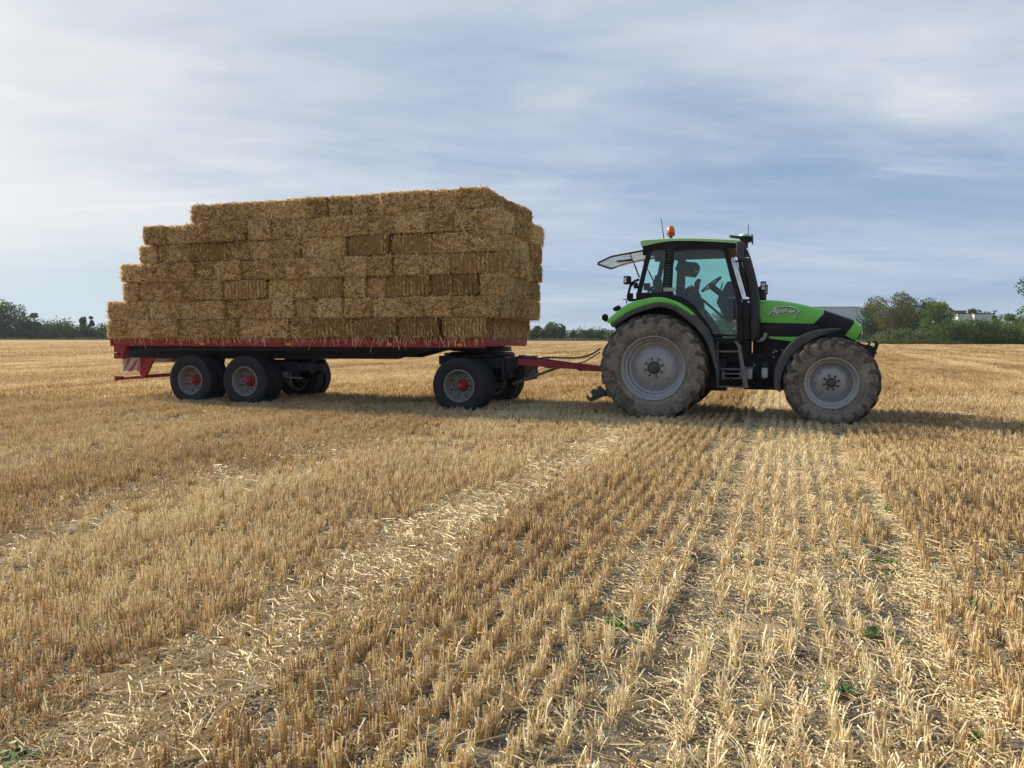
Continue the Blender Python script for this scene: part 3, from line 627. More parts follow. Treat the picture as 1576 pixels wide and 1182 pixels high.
# ------------------------------------------------------------------ the tractor
def build_tractor():
    T = empty('tractor', TF.o, TF.yaw)
    tag(T, 'bright green tractor with teal cab glass, black pipe and dusty tyres hitched to the trailer', 'tractor')
    def P(pts, y): return TF.ps(pts, y)
    # wheels
    ag_wheel('rear_wheel', T, 0.905, 0.515, 0.62, (0, -0.935, 0.885), -1, 22, [('650/65 R38', .155, 214)], face_text=True)
    ag_wheel('rear_wheel', T, 0.905, 0.515, 0.62, (0, 0.935, 0.885), 1, 22, [], face_text=False)
    ag_wheel('front_wheel', T, 0.715, 0.375, 0.52, (2.77, -0.955, 0.69), -1, 20, [('540/65 R28', .105, 195)], face_text=True)
    ag_wheel('front_wheel', T, 0.715, 0.375, 0.52, (2.77, 0.955, 0.69), 1, 20, [], face_text=False)
    # chassis, gearbox, engine, axles
    b = MB(); b.prism([(-.42, .62), (-.42, 1.15), (-.2, 1.25), (.9, 1.22), (1.35, 1.1), (1.35, .62), (.9, .52), (-.2, .50)], -.26, .26, .02); b.obj('gearbox', M['navy'], T)
    b = MB(); b.tube([(0, -.78, .885), (0, -.5, .885), (0, .5, .885), (0, .78, .885)], [.12, .17, .17, .12], 20); b.obj('rear_axle', M['navy'], T)
    b = MB(); b.span(1.30, 2.25, -.36, .36, .66, 1.12, .03); b.span(1.4, 2.2, -.30, .30, .50, .70, .03); b.obj('engine_block', M['navy'], T)
    b = MB()
    for y in (-.40, .40): b.span(.45, 3.25, y - .03, y + .03, .74, .98, .008)
    b.span(3.0, 3.32, -.37, .37, .66, 1.0, .02); b.obj('chassis_beam', M['navy'], T)
    b = MB(); b.tube([(2.77, -.82, .69), (2.77, -.62, .66), (2.77, -.25, .60), (2.77, .25, .60), (2.77, .62, .66), (2.77, .82, .69)], [.12, .11, .14, .14, .11, .12], 16); b.box((2.77, 0, .62), (.5, .34, .26), None, .05)
    b.tube([(2.55, -.6, .66), (2.55, .6, .66)], .025, 10); b.obj('front_axle', M['navy'], T)
    # clutter low on the near flank
    b = MB(); b.span(.72, 1.16, -.78, -.42, .50, 1.05, .02); b.obj('fuel_tank', M['black'], T)
    b = MB(); b.span(.70, 1.50, -.55, -.20, .95, 1.36, .02); b.span(.70, 1.50, .20, .55, .95, 1.36, .02); b.obj('transmission_cover', M['black'], T)
    x0, z0 = TF.p(*c9((572, 670))[0], -.80); x1, z1 = TF.p(*c9((665, 825))[0], -.80)
    b = MB(); b.span(x0, x1, -.80, -.55, z1, z0, .008); b.obj('tool_box', M['alu'], T)
    b = MB(); b.span(x0 - .08, x1 + .02, -.81, -.53, z0 + .002, z0 + .03, .005); b.obj('box_shelf', M['steel'], T)
    x0, z0 = TF.p(*c9((805, 650))[0], -.60); x1, z1 = TF.p(*c9((905, 810))[0], -.60); xc = (x0 + x1) / 2; rr = (x1 - x0) / 2
    b = MB(); b.lathe([(z1, .001), (z1, rr * .8), (z1 + .015, rr), (z0 - .015, rr), (z0, rr * .85), (z0, .001)], 20, (xc, -.60 + rr, 0), 'Z'); b.obj('oil_filter', M['white'], T)
    b = MB(); b.lathe([(z0, .001), (z0, rr * 1.1), (z0 + .06, rr * 1.1), (z0 + .07, .001)], 16, (xc, -.60 + rr, 0), 'Z'); b.obj('filter_head', M['hub_blk'], T)
    q = random.Random(3); b = MB()
    for k in range(9):
        x = q.uniform(1.25, 2.2); z = q.uniform(.75, 1.2); pts = [Vector((x, -.44, z))]
        for j in range(5): pts.append(pts[-1] + Vector((q.uniform(-.02, .13), q.uniform(-.015, .02), q.uniform(-.09, .07))))
        b.tube(pts, q.uniform(.008, .016), 6)
    b.obj('engine_hose', M['hose'], T)
    b = MB()
    for (px, py) in ((985, 420), (1010, 390), (1040, 400), (1120, 385), (990, 480), (700, 610)):
        x, z = TF.p(*c9((px, py))[0], -.46); b.box((x, -.46, z), (.03, .03, .022), (0, q.uniform(0, 1), 0), .004)
    b.obj('pipe_fitting', M['alu'], T)['kind'] = 'stuff'
    b = MB()
    for k in range(4): b.box((1.35 + k * .22, -.385, .93 - (k % 2) * .05), (.12, .05, .10 + .03 * (k % 3)), None, .012)
    b.span(1.25, 1.55, -.55, -.40, .60, .72, .02); b.tube([(.8, -.45, .62), (1.6, -.5, .56), (2.3, -.45, .60)], .02, 8); b.obj('side_equipment', M['navy'], T)
    # exhaust elbow under the hood
    e = P(c9((735, 235), (785, 232), (830, 215), (858, 180), (865, 120)), -.50)
    b = MB(); b.tube([(x, -.50, z) for x, z in e], .036, 12); b.obj('exhaust_elbow', M['alu'], T)
    # hood -------------------------------------------------------------
    def hood_piece(name, top, bot, wt, wb_, m, y_top=.30, crown=.0, both=True):
        """panel pair: lower edge bot, upper edge top (same count); rounded shoulder over the top"""
        rows = []
        n = len(top)
        for i in range(n):
            (xt, zt), (xb, zb) = top[i], bot[i]; w_ = wb_[i] if isinstance(wb_, (list, tuple)) else wb_; wtt = wt[i] if isinstance(wt, (list, tuple)) else wt
            r = [(xb, -w_, zb)]
            for k in range(1, 5): f = k / 5; r.append((xb + (xt - xb) * f, -w_ - .012 * math.sin(math.pi * f), zb + (zt - .07 - zb) * f))
            if top_open:
                for f in (0, .25, .5, .75, 1.0):
                    a = f * math.pi / 2; r.append((xt, -(w_ - (w_ - wtt) * (1 - math.cos(a))), zt - .07 + .07 * math.sin(a)))
                r += [(x, -y, z) for (x, y, z) in r[::-1]]
            rows.append(r)
        b = MB(); b.sheet(rows); return b
    hw = .43
    # green upper hood (top surface included)
    top_open = True
    topx = P([(1160, 463), (1168.4, 461.8), (1186, 461.2), (1203, 462.5), (1219, 465), (1232, 467.3), (1243, 470), (1256, 472.8), (1268, 476.2)], -hw)
    botx = P([(1160, 496), (1168.4, 496.1), (1184, 496.4), (1199, 496.8), (1213, 497.2), (1226, 497.6), (1236, 497.9), (1246, 498.2), (1252, 498.5)], -hw)
    b = hood_piece('hood', topx, botx, .30, hw, None); ho = b.obj('hood_panel', M['green'], T, smooth=40)
    # black upper nose cover
    topn = P([(1268, 476.2), (1279, 479.8), (1291, 483.5), (1303, 487.5), (1314.7, 491.3)], -hw)
    botn = P([(1252, 498.5), (1264, 504), (1276, 509), (1288, 513), (1300.4, 516.6)], -hw)
    b = hood_piece('n', topn, botn, [.30, .29, .27, .25, .23], [hw, hw, hw - .005, hw - .015, hw - .03], None); nb = b.obj('nose_cover', M['grille'], T, smooth=40)
    # green nose
    topg = P([(1314.7, 491.3), (1320, 494.2), (1325, 497.5), (1328, 500.5)], -hw + .02)
    botg = P([(1300.4, 516.6), (1306, 519.2), (1312, 522.0), (1318, 524.2)], -hw + .02)
    b = hood_piece('g', topg, botg, [.235, .22, .20, .17], [hw - .028, hw - .045, hw - .08, hw - .13], None); b.obj('nose_panel', M['green'], T, smooth=40)
    e1, e2 = topg[-1], botg[-1]
    b = MB(); b.sheet([[(e2[0] + (e1[0] - e2[0]) * f + (.035 * math.sin(math.pi * f)), y, e2[1] + (e1[1] - e2[1]) * f * .97) for f in (0, .25, .5, .75, 1)] for y in np.linspace(-hw + .13, hw - .13, 5)]); b.obj('front_grille', M['grille'], T)
    for s_ in (-1, 1):
        b = MB(); b.sphere((e2[0] + .08, s_ * .17, (e1[1] + e2[1]) / 2), (.03, .07, .05)); b.obj('headlight', M['lens'], T)
    # black lower side panel, both sides
    for s_ in (-1, 1):
        out = P([(1160, 496), (1252, 498.4), (1300, 516.4), (1297, 520), (1262, 520), (1247, 517.5), (1183, 517.5), (1160, 519)], -hw)
        b = MB(); b.prism(out, s_ * (hw - .035), s_ * (hw - .008), .004); sp_ = b.obj('hood_side_panel', M['grille'], T)
        b = MB()
        for k in range(7): xs_, zs_ = out[0][0] + .50 + k * .045, (out[1][1] + out[5][1]) / 2; b.box((xs_, s_ * (hw - .004), zs_ + .01), (.018, .012, .10), (0, .35, 0), .003)
        b.obj('air_slot', M['black'], sp_)
        out = P([(1183, 517.8), (1216, 518.6), (1247, 517.6), (1240, 522), (1222, 526.2), (1200, 523.2), (1184, 521)], -hw)
        b = MB(); b.prism(out, s_ * (hw - .04), s_ * (hw + .002), .004); b.obj('lower_trim', M['green'], T)
    x0 = out[0][0]
    b = MB(); b.span(1.55, 3.15, -.33, .33, 1.0, 1.42, .03); b.obj('radiator_pack', M['black'], T)
    # script logo
    strokes = [[(285, 388), (300, 372), (322, 345), (336, 330), (338, 336), (329, 360), (322, 382)], [(300, 366), (322, 358), (345, 354)], [(355, 352), (343, 350), (335, 362), (345, 368), (355, 352), (350, 375), (335, 392), (318, 386)],
               [(362, 368), (367, 354), (370, 358), (378, 352)], [(386, 353), (379, 361), (384, 368), (393, 360), (387, 353)], [(412, 338), (404, 362), (411, 366)], [(398, 351), (418, 349)], [(420, 367), (425, 353), (428, 357), (434, 352)],
               [(442, 353), (435, 361), (440, 368), (449, 360), (443, 353)], [(454, 368), (458, 353), (457, 362), (465, 353), (470, 357), (468, 367), (476, 366)], [(344, 333), (390, 325), (440, 326), (480, 340), (500, 360), (486, 376)], [(462, 399), (471, 406), (478, 397)]]
    def ribbon(mb, pts, w, y):
        n = len(pts); L = []
        for i in range(n):
            ax, az = pts[max(i - 1, 0)]; bx, bz = pts[min(i + 1, n - 1)]; d = math.hypot(bx - ax, bz - az) or 1; nx, nz = -(bz - az) / d, (bx - ax) / d; ww = w * (0.45 + .55 * math.sin(math.pi * (i + .6) / (n + .2)))
            L.append([(pts[i][0] - nx * ww, y, pts[i][1] - nz * ww), (pts[i][0] + nx * ww, y, pts[i][1] + nz * ww)])
        mb.sheet(L)
    def smooth_line(p):
        out = []
        for i in range(len(p) - 1):
            p0, p1, p2, p3 = p[max(i - 1, 0)], p[i], p[i + 1], p[min(i + 2, len(p) - 1)]
            for k in range(5):
                t = k / 5; out.append(tuple(.5 * (2 * p1[j] + (p2[j] - p0[j]) * t + (2 * p0[j] - 5 * p1[j] + 4 * p2[j] - p3[j]) * t * t + (3 * p1[j] - p0[j] - 3 * p2[j] + p3[j]) * t ** 3) for j in (0, 1)))
        return out + [p[-1]]
    lg = MB(); ls = MB()
    for s_ in strokes:
        q_ = P(c2(*smooth_line(s_)), -.455); ribbon(lg, q_, .0085, -.4555); ribbon(ls, [(x + .006, z - .007) for x, z in q_], .0125, -.4535)
    lg.obj('script_lettering', M['logo'], ho, smooth=0, fix=False); ls.obj('lettering_outline', M['logo_shadow'], ho, smooth=0, fix=False)
    # front hitch
    hk0 = P(c2((900, 565), (945, 590), (985, 596), (1010, 602), (1022, 608), (1030, 590), (1028, 580), (1012, 574), (1018, 565), (1045, 570), (1055, 590), (1048, 620), (1030, 650), (1026, 690), (990, 690), (950, 660), (900, 640)), -.36)
    hk = hk0
    for s_ in (-1,):
        b = MB(); b.prism(hk, s_ * .33, s_ * .39, .005); b.obj('front_hitch_arm', M['black'], T)
        hk2 = P(c2((975, 600), (992, 598), (1001, 585), (996, 572), (975, 565), (962, 570), (968, 574), (982, 578), (984, 588), (972, 594)), -.36)
        b = MB(); b.prism(hk2, s_ * .34, s_ * .38, .004); b.obj('front_hitch_hook', M['black'], T)
    b = MB(); b.tube([(hk[12][0], -.36, hk[12][1]), (hk[12][0], .36, hk[12][1])], .03, 10); b.obj('front_hitch_bar', M['black'], T)
    # fenders ------------------------------------------------------------
    def arc_sheet(outer, y0, y1, th, drop=.0, n=6):
        rows = []
        for (x, z) in outer: rows.append([(x, y0, z - drop)] + [(x, y0 + (y1 - y0) * (k / n), z - (.02 if k == 0 else 0)) for k in range(0, n + 1)])
        return rows
    def fender(name, outer, inner, y0, y1, m, s_):
        """band between outer and inner curve on the side face, with a roof going inboard along the outer curve"""
        b = MB(); rows = []
        for (xo, zo), (xi, zi) in zip(outer, inner):
            rows.append([(xi, s_ * (y0 - .012), zi), (xi + (xo - xi) * .5, s_ * (y0 + .004), zi + (zo - zi) * .5), (xi + (xo - xi) * .88, s_ * (y0 - .008), zi + (zo - zi) * .88), (xo, s_ * (y0 - .045), zo), (xo, s_ * y1, zo), (xo * .998, s_ * y1, zo - .018), (xi, s_ * (y0 - .06), zi - .004), (xi, s_ * (y0 - .012), zi)])
        b.sheet(rows); return b.obj(name, m, T, smooth=45)
    go = P(smooth_line(c1((112, 590), (160, 545), (235, 492), (330, 463), (420, 455), (500, 478), (562, 515), (590, 540), (603, 553))), -1.22)
    gi = P(smooth_line(c1((140, 604), (185, 572), (245, 532), (330, 500), (415, 484), (490, 500), (545, 530), (580, 553), (600, 566))), -1.22)
    di = P(smooth_line(c1((152, 622), (196, 594), (258, 555), (335, 527), (412, 510), (478, 522), (530, 553), (566, 582), (585, 600))), -1.22)
    go2 = P(smooth_line(c1((596, 548), (665, 625), (700, 700), (722, 780), (738, 850), (735, 918))), -1.22)
    di2 = P(smooth_line(c1((572, 582), (640, 655), (680, 725), (703, 800), (722, 865), (727, 922))), -1.22)
    for s_ in (-1, 1):
        f = fender('rear_fender', go, gi, 1.20, .62, M['green'], s_)
        fender('fender_flare', gi, di, 1.235, .95, M['flare'], s_)
        fender('fender_flare', go2, di2, 1.225, .80, M['flare'], s_)
    # inner arch between fender and cab
    arch = [(x, z) for x, z in go] + [(x, z) for x, z in go2[1:8]]
    for s_ in (-1, 1):
        b = MB(); ic = [(0 + .0, .9)]
        b.prism([(x, z - .02) for x, z in arch] + [(arch[-1][0] - .10, .95), (go[0][0] + .25, 1.15)], s_ * .60, s_ * .655); b.obj('inner_fender', M['black'], T)
    fo = P(smooth_line(c2((325, 905), (323, 800), (350, 705), (420, 600), (500, 535), (600, 495), (700, 480), (790, 477))), -1.15)
    fi = P(smooth_line(c2((372, 928), (370, 835), (400, 745), (468, 645), (555, 575), (645, 532), (720, 505), (790, 492))), -1.15)
    for s_ in (-1, 1):
        fender('front_fender', fo, fi, 1.15, .74, M['flare'], s_)
        b = MB(); m_ = fo[len(fo) // 2]; b.tube([(m_[0] + .05, s_ * .95, m_[1] - .03), (m_[0] + .25, s_ * .75, m_[1] - .2), (2.7, s_ * .62, .75)], .022, 8); b.obj('fender_bracket', M['black'], T)
    # cab -----------------------------------------------------------------
    cy = .84; ty = .76           # half widths at the sill and under the roof
    def pil(name, a, bq, wx, ya=cy, yb=ty, m='black', s_=-1, dy=.06):
        (xa, za), (xb, zb) = a, bq; b = MB(); V = []
        for (x, y, z) in ((xa, ya, za), (xb, yb, zb)):
            for dx, d in ((-wx / 2, 0), (wx / 2, 0), (wx / 2, -dy), (-wx / 2, -dy)): V.append((x + dx, s_ * (y + d), z))
        b.add(V, [(0, 1, 2, 3), (4, 5, 6, 7), (0, 1, 5, 4), (1, 2, 6, 5), (2, 3, 7, 6), (3, 0, 4, 7)])
        return b.obj(name, M[m], T, smooth=0)
    A_top, A_mid, A_bot = TF.p(*c1((772, 182))[0], -ty), TF.p(*c1((853, 470))[0], -cy), TF.p(*c1((858, 680))[0], -cy)
    B_top, B_bot = TF.p(*c1((473, 180))[0], -ty), TF.p(*c1((448, 435))[0], -cy)
    C_top, C_bot = TF.p(*c1((356, 190))[0], -ty), TF.p(*c1((293, 455))[0], -cy)
    for s_ in (-1, 1):
        pil('front_pillar', A_mid, A_top, .085, s_=s_); pil('front_pillar', A_bot, A_mid, .06, cy, cy, s_=s_)
        bp = pil('middle_pillar', B_bot, B_top, .135, s_=s_); pil('rear_pillar', C_bot, C_top, .075, s_=s_)
        rb = MB()
        for k in range(15):
            f = (k + .6) / 15.6; x = B_bot[0] + (B_top[0] - B_bot[0]) * f; z = B_bot[1] + (B_top[1] - B_bot[1]) * f; y = cy + (ty - cy) * f
            rb.box((x, s_ * (y + .006), z), (.07, .018, .016), None, .003)
        rb.obj('vent_rib', M['flare'], bp)
    # door frame following the fender curve; glass set inside it
    door = smooth_line(c1((487, 190), (620, 182), (757, 186), (775, 215), (808, 330), (838, 420), (848, 480), (848, 580), (846, 655), (835, 672), (715, 668), (700, 640), (660, 590), (600, 515), (535, 462), (470, 436), (470, 425), (478, 300)))
    def ycab(z): f = min(max((z - 1.75) / 1.15, 0), 1); return cy + (ty - cy) * f
    def on_cab(pts, off=0.0):
        out = []
        for (px, py) in pts:
            x, z = TF.p(px, py, -cy); x, z = TF.p(px, py, -ycab(z)); out.append((x, z))
        return out
    dl = on_cab(door); cx_ = sum(x for x, z in dl) / len(dl); cz_ = sum(z for x, z in dl) / len(dl)
    for s_ in (-1, 1):
        b = MB(); rows = []
        for (x, z) in dl + [dl[0]]:
            dx, dz = cx_ - x, cz_ - z; d = math.hypot(dx, dz); ix, iz = x + dx / d * .035, z + dz / d * .035
            rows.append([(x, s_ * (ycab(z) + .005), z), (x, s_ * (ycab(z) + .022), z), (ix, s_ * (ycab(iz) + .022), iz), (ix, s_ * (ycab(iz) - .005), iz)])
        b.sheet(rows); do = b.obj('cab_door', M['black'], T, smooth=30)
        b = MB(); V = [(x, s_ * (ycab(z) + .004), z) for x, z in dl]; b.add(V, [tuple(range(len(V)))]); bm_ = b.obj('door_glass', M['glass'], do, smooth=0, fix=False)
        hx, hz = TF.p(*c1((827, 588))[0], -cy); b = MB(); b.box((hx, s_ * (cy + .035), hz), (.045, .03, .05), None, .01); b.obj('door_handle', M['alu'], do)
        hx, hz = TF.p(*c1((825, 540))[0], -cy); b = MB(); b.tube([(hx, s_ * (cy + .01), hz - .15), (hx, s_ * (cy + .05), hz - .12), (hx, s_ * (cy + .05), hz + .16), (hx, s_ * (cy + .01), hz + .19)], .013, 8); b.obj('grab_rail', M['black'], do)
        for dz in (.06, -.45): b = MB(); b.box((B_top[0] + .01 + (.0 if dz > 0 else -.02), s_ * (ycab(2.6) + .03), 2.62 + dz), (.12, .03, .05), None, .01); b.obj('door_hinge', M['black'], do)
        q4 = on_cab(c1((372, 196), (449, 186), (428, 430), (303, 432)))
        b = MB(); b.add([(x, s_ * (ycab(z) - .004), z) for x, z in q4], [(0, 1, 2, 3)]); qo = b.obj('quarter_glass', M['glass'], T, smooth=0, fix=False)
        b = MB(); b.tube([(x, s_ * (ycab(z) - .002), z) for x, z in q4 + [q4[0]]], .012, 6); b.obj('window_seal', M['black'], T)
        lt = on_cab(c1((285, 432), (450, 430), (470, 436), (540, 465), (605, 520), (665, 596), (705, 648), (716, 682), (700, 690), (640, 612), (570, 540), (500, 492), (420, 466), (285, 470)))
        b = MB(); b.prism(lt, s_ * (cy - .06), s_ * (cy + .012), .004); b.obj('cab_sill', M['black'], T)
        sx, sz = TF.p(*c1((468, 415))[0], -cy); b = MB(); b.box((sx, s_ * (cy + .03), sz), (.20, .012, .065), None, .02); b.obj('side_marker', M['alu'], T)
    xs0, xs1 = TF.p(*c1((715, 680))[0], -cy)[0], A_bot[0]; zb = TF.p(*c1((715, 680))[0], -cy)[1]
    b = MB(); b.span(xs0 - .25, xs1 + .03, -cy + .02, cy - .02, zb - .10, zb - .005, .01); b.span(-.35, xs0, -.60, .60, 1.20, 1.32, .01); b.obj('cab_floor', M['black'], T)
    b = MB(); b.span(xs1 - .08, xs1 + .30, -.55, .55, zb - .05, 1.72, .02); b.obj('firewall', M['black'], T)
    # roof
    rt = on_cab(smooth_line(c1((309, 148), (325, 141), (400, 136), (480, 132), (600, 131), (700, 134), (800, 138), (850, 142), (868, 152))))
    rb_ = on_cab(smooth_line(c1((315, 176), (330, 176), (400, 160), (480, 149), (600, 148), (700, 152), (800, 158), (850, 163), (868, 168))))
    def roof_part(name, up, lo, half, m, inset=0.05, crown=.02):
        rows = []
        for (xu, zu), (xl, zl) in zip(up, lo):
            r = [(xl, -half, zl), (xu, -half + .012, zu - .012), (xu, -half + inset, zu)]
            r += [(xu, y, zu + crown * (1 - (y / half) ** 2)) for y in (-half * .5, 0, half * .5)]
            r += [(xu, half - inset, zu), (xu, half - .012, zu - .012), (xl, half, zl)]
            rows.append(r)
        b = MB(); b.sheet(rows); n = len(rows[0])
        b.add(rows[0], [tuple(range(n))]); b.add(rows[-1], [tuple(range(n))[::-1]])
        return b.obj(name, m, T, smooth=40)
    roof = roof_part('roof', rt, rb_, ty + .06, M['roof_green'])
    ru = on_cab(smooth_line(c1((318, 176), (332, 178), (400, 163), (480, 152), (600, 151), (700, 155), (800, 161), (850, 166), (866, 172))))
    rl = on_cab(smooth_line(c1((322, 196), (345, 200), (400, 196), (480, 188), (600, 180), (700, 180), (790, 186), (830, 190), (850, 192))))
    b = MB(); rows = [[(xl, -ty - .02, zl), (xu, -ty - .035, zu), (xu, ty + .035, zu), (xl, ty + .02, zl), (xl, -ty - .02, zl)] for (xu, zu), (xl, zl) in zip(ru, rl)]; b.sheet(rows); b.add(rows[0][:4], [(0, 1, 2, 3)]); b.add(rows[-1][:4], [(3, 2, 1, 0)]); b.obj('roof_frame', M['black'], T, smooth=40)
    hl_ = TF.p(*c1((600, 180))[0], -ty)[1]
    b = MB(); b.span(C_top[0] + .02, A_top[0] - .02, -ty + .06, ty - .06, hl_ - .07, hl_, .01); b.obj('headliner', M['seat'], T)
    b = MB(); b.tube([(xx, -ty - .01, zz) for xx, zz in on_cab(c1((485, 185), (478, 196), (492, 202), (535, 200), (543, 190), (538, 178)))], .010, 6); b.obj('grab_handle', M['black'], T)
    # windscreen and rear opening
    b = MB(); b.add([(A_top[0] + .04, -ty + .03, A_top[1]), (A_top[0] + .04, ty - .03, A_top[1]), (A_mid[0] + .05, cy - .04, A_mid[1]), (A_mid[0] + .05, -cy + .04, A_mid[1])], [(0, 1, 2, 3)]); b.obj('windscreen', M['glass'], T, smooth=0, fix=False)
    b = MB(); b.add([(A_mid[0] + .05, -cy + .04, A_mid[1]), (A_mid[0] + .05, -.48, A_mid[1]), (A_bot[0] + .02, -.50, A_bot[1] + .05), (A_bot[0] + .02, -cy + .05, A_bot[1] + .05)], [(0, 1, 2, 3)]); b.obj('lower_windscreen', M['glass'], T, smooth=0, fix=False)
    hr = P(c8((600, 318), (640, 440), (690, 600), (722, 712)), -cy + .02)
    b = MB(); b.tube([(x, -.80, z) for x, z in hr], .014, 8); b.tube([(x + .04, -.74, z) for x, z in hr], .010, 8); b.obj('windscreen_glint', M['bright'], T)  # bright tubes added to stand for sky reflected in the edge-on windscreen
    w0 = TF.p(991, 385, -.70); w1 = TF.p(919.5, 404.8, -.66)
    ang = [(w0[0], w0[1]), (w1[0] + .25, w1[1] + .09), (w1[0], w1[1])]
    b = MB(); hwid = .66
    fr_ = [(ang[0][0], -hwid, ang[0][1]), (ang[1][0], -hwid, ang[1][1] + .015), (ang[2][0], -hwid + .07, ang[2][1] + .01), (ang[2][0] - .03, -hwid + .16, ang[2][1] - .005), (ang[2][0] - .03, hwid - .16, ang[2][1] - .005), (ang[2][0], hwid - .07, ang[2][1] + .01), (ang[1][0], hwid, ang[1][1] + .015), (ang[0][0], hwid, ang[0][1])]
    b.tube(fr_ + [fr_[0]], .017, 6); rw = b.obj('rear_window', M['black'], T)
    b = MB(); b.add(fr_, [tuple(range(8))]); b.obj('window_glass', M['glass_pale'], rw, smooth=0, fix=False)
    b = MB(); b.tube([(ang[1][0] - .02, -.1, ang[1][1] - .02), (ang[1][0] + .22, .1, ang[1][1] + .02)], .022, 6); b.tube([(ang[1][0] + .1, 0, ang[1][1]), (ang[1][0] + .14, .35, ang[1][1] + .03)], .012, 6); b.obj('rear_wiper', M['black'], rw)
    for s_ in (-1, 1):
        a0 = P(c1((246, 212)), -.66)[0]; a1 = P(c1((300, 346)), -.80)[0]
        b = MB(); b.tube([(a0[0], s_ * .62, a0[1]), ((a0[0] + a1[0]) / 2, s_ * .70, (a0[1] + a1[1]) / 2)], .008, 6); b.tube([((a0[0] + a1[0]) / 2, s_ * .70, (a0[1] + a1[1]) / 2), (a1[0], s_ * .79, a1[1])], .013, 6); b.obj('gas_strut', M['black'], rw)
    for s_ in (-1, 1): b = MB(); b.box((w0[0] + .04, s_ * .62, w0[1] - .03), (.14, .10, .10), None, .015); b.obj('window_hinge', M['black'], rw)
    b = MB(); b.span(C_bot[0] - .03, C_bot[0] + .05, -cy + .06, cy - .06, 1.28, C_bot[1] + .03, .01); b.obj('rear_bulkhead', M['black'], T)
    # seat, wheel, console, monitor
    b = MB(); b.box((.42, 0, 1.60), (.50, .50, .14), (0, -.05, 0), .05); b.box((.42, 0, 1.42), (.36, .36, .26), None, .02); se = b.obj('driver_seat', M['seat'], T)
    b = MB(); b.box((.12, 0, 1.93), (.13, .46, .60), (0, -.18, 0), .05); b.obj('seat_back', M['seat'], se)
    b = MB(); hd = P(c1((392, 340), (405, 334), (412, 345), (422, 365), (424, 430), (395, 430), (378, 380), (388, 362)), 0.1); b.prism(hd, -.02, .22, .01); b.obj('headrest', M['seat'], se)
    mp = P(c1((528, 258), (620, 266), (634, 290), (628, 318), (608, 348), (520, 335), (500, 300), (515, 262)), -.45); b = MB(); b.prism(mp, -.50, -.36, .012); mo = b.obj('monitor', M['black'], T)
    b = MB(); s4 = P(c1((608, 312), (624, 310), (622, 318), (606, 320)), -.51); b.prism(s4, -.512, -.505); b.obj('monitor_button', M['alu'], mo)
    ma = P(c1((500, 226), (545, 228), (556, 238), (545, 247), (500, 245)), -.5); b = MB(); b.prism(ma, -.52, -.46, .008); b.tube([(ma[4][0], -.48, ma[4][1]), (mp[0][0] + .03, -.46, mp[0][1])], .02, 8); b.obj('monitor_bracket', M['black'], mo)
    ar = P(c1((545, 440), (560, 408), (580, 395), (592, 388), (600, 400), (604, 430), (606, 380), (622, 356), (641, 358), (632, 380), (626, 425), (640, 450), (655, 485), (660, 525), (600, 520), (560, 480)), -.35); b = MB(); b.prism(ar, -.42, -.26, .01); ac = b.obj('armrest_console', M['black'], T)
    b = MB()
    for (px, py, r) in ((590, 400, .028), (580, 445, .016), (585, 462, .012), (600, 425, .014), (612, 452, .018)):
        x, z = TF.p(*c1((px, py))[0], -.43); b.sphere((x, -.43, z), r, 10, 6)
    b.obj('control_knob', mat('dusty_red_knob', (.16, .07, .06), .5), ac)
    b = MB(); l_ = P(c1((515, 345), (525, 385), (545, 415), (600, 440), (655, 475), (720, 530), (770, 575)), -.50); b.tube([(x, -.50, z) for x, z in l_], .020, 8); b.obj('grab_arm', M['black'], T)
    sw0, sw1 = TF.p(*c1((646, 424))[0], -.0), TF.p(*c1((750, 347))[0], -.0); cxx, czz = (sw0[0] + sw1[0]) / 2, (sw0[1] + sw1[1]) / 2; rr = math.hypot(sw1[0] - sw0[0], sw1[1] - sw0[1]) / 2; tl = math.atan2(sw1[1] - sw0[1], sw1[0] - sw0[0])
    b = MB(); ring = [(cxx + rr * math.cos(a) * math.cos(tl), rr * math.sin(a), czz + rr * math.cos(a) * math.sin(tl)) for a in np.linspace(0, 2 * math.pi, 33)]; b.tube(ring, .017, 8, cap=False)
    for a in (0.5, 2.6, 4.7): b.tube([(cxx + .02, 0, czz - .04), (cxx + rr * math.cos(a) * math.cos(tl), rr * math.sin(a), czz + rr * math.cos(a) * math.sin(tl))], .016, 6)
    b.sphere((cxx + .02, 0, czz - .035), .06, 10, 6)
    st = b.obj('steering_wheel', M['black'], T)
    b = MB(); dsh = P(c1((752, 445), (790, 375), (812, 372), (842, 420), (850, 520), (850, 590), (790, 600), (762, 545), (732, 490), (740, 462)), 0.0); b.prism(dsh, -.24, .24, .02); b.tube([(cxx + .02, 0, czz - .05), (dsh[0][0] + .10, 0, dsh[0][1] - .06)], .055, 10); b.obj('dashboard', M['black'], T)
    b = MB(); x, z = TF.p(*c1((806, 458))[0], -.26); b.box((x, -.25, z), (.12, .01, .02), None, .002); x, z = TF.p(*c1((755, 395))[0], -.2); b.box((x, -.2, z), (.02, .05, .13), (0, .25, 0), .005); b.obj('dash_lever', M['alu'], T)
    # mirror, exhaust, lamps, aerials
    mm = P(c8((648, 168), (668, 150), (700, 148), (722, 172), (730, 250), (728, 345), (700, 350), (668, 330), (650, 290)), -1.0); b = MB(); b.prism(mm, -1.04, -.98, .012); mi = b.obj('side_mirror', M['flare'], T)
    b = MB(); b.tube([(mm[0][0] - .02, -.80, mm[0][1] - .06), (mm[0][0] + .01, -.9, mm[0][1] - .1), (mm[5][0] - .06, -.99, mm[5][1] + .12)], .018, 8); b.obj('mirror_arm', M['black'], mi)
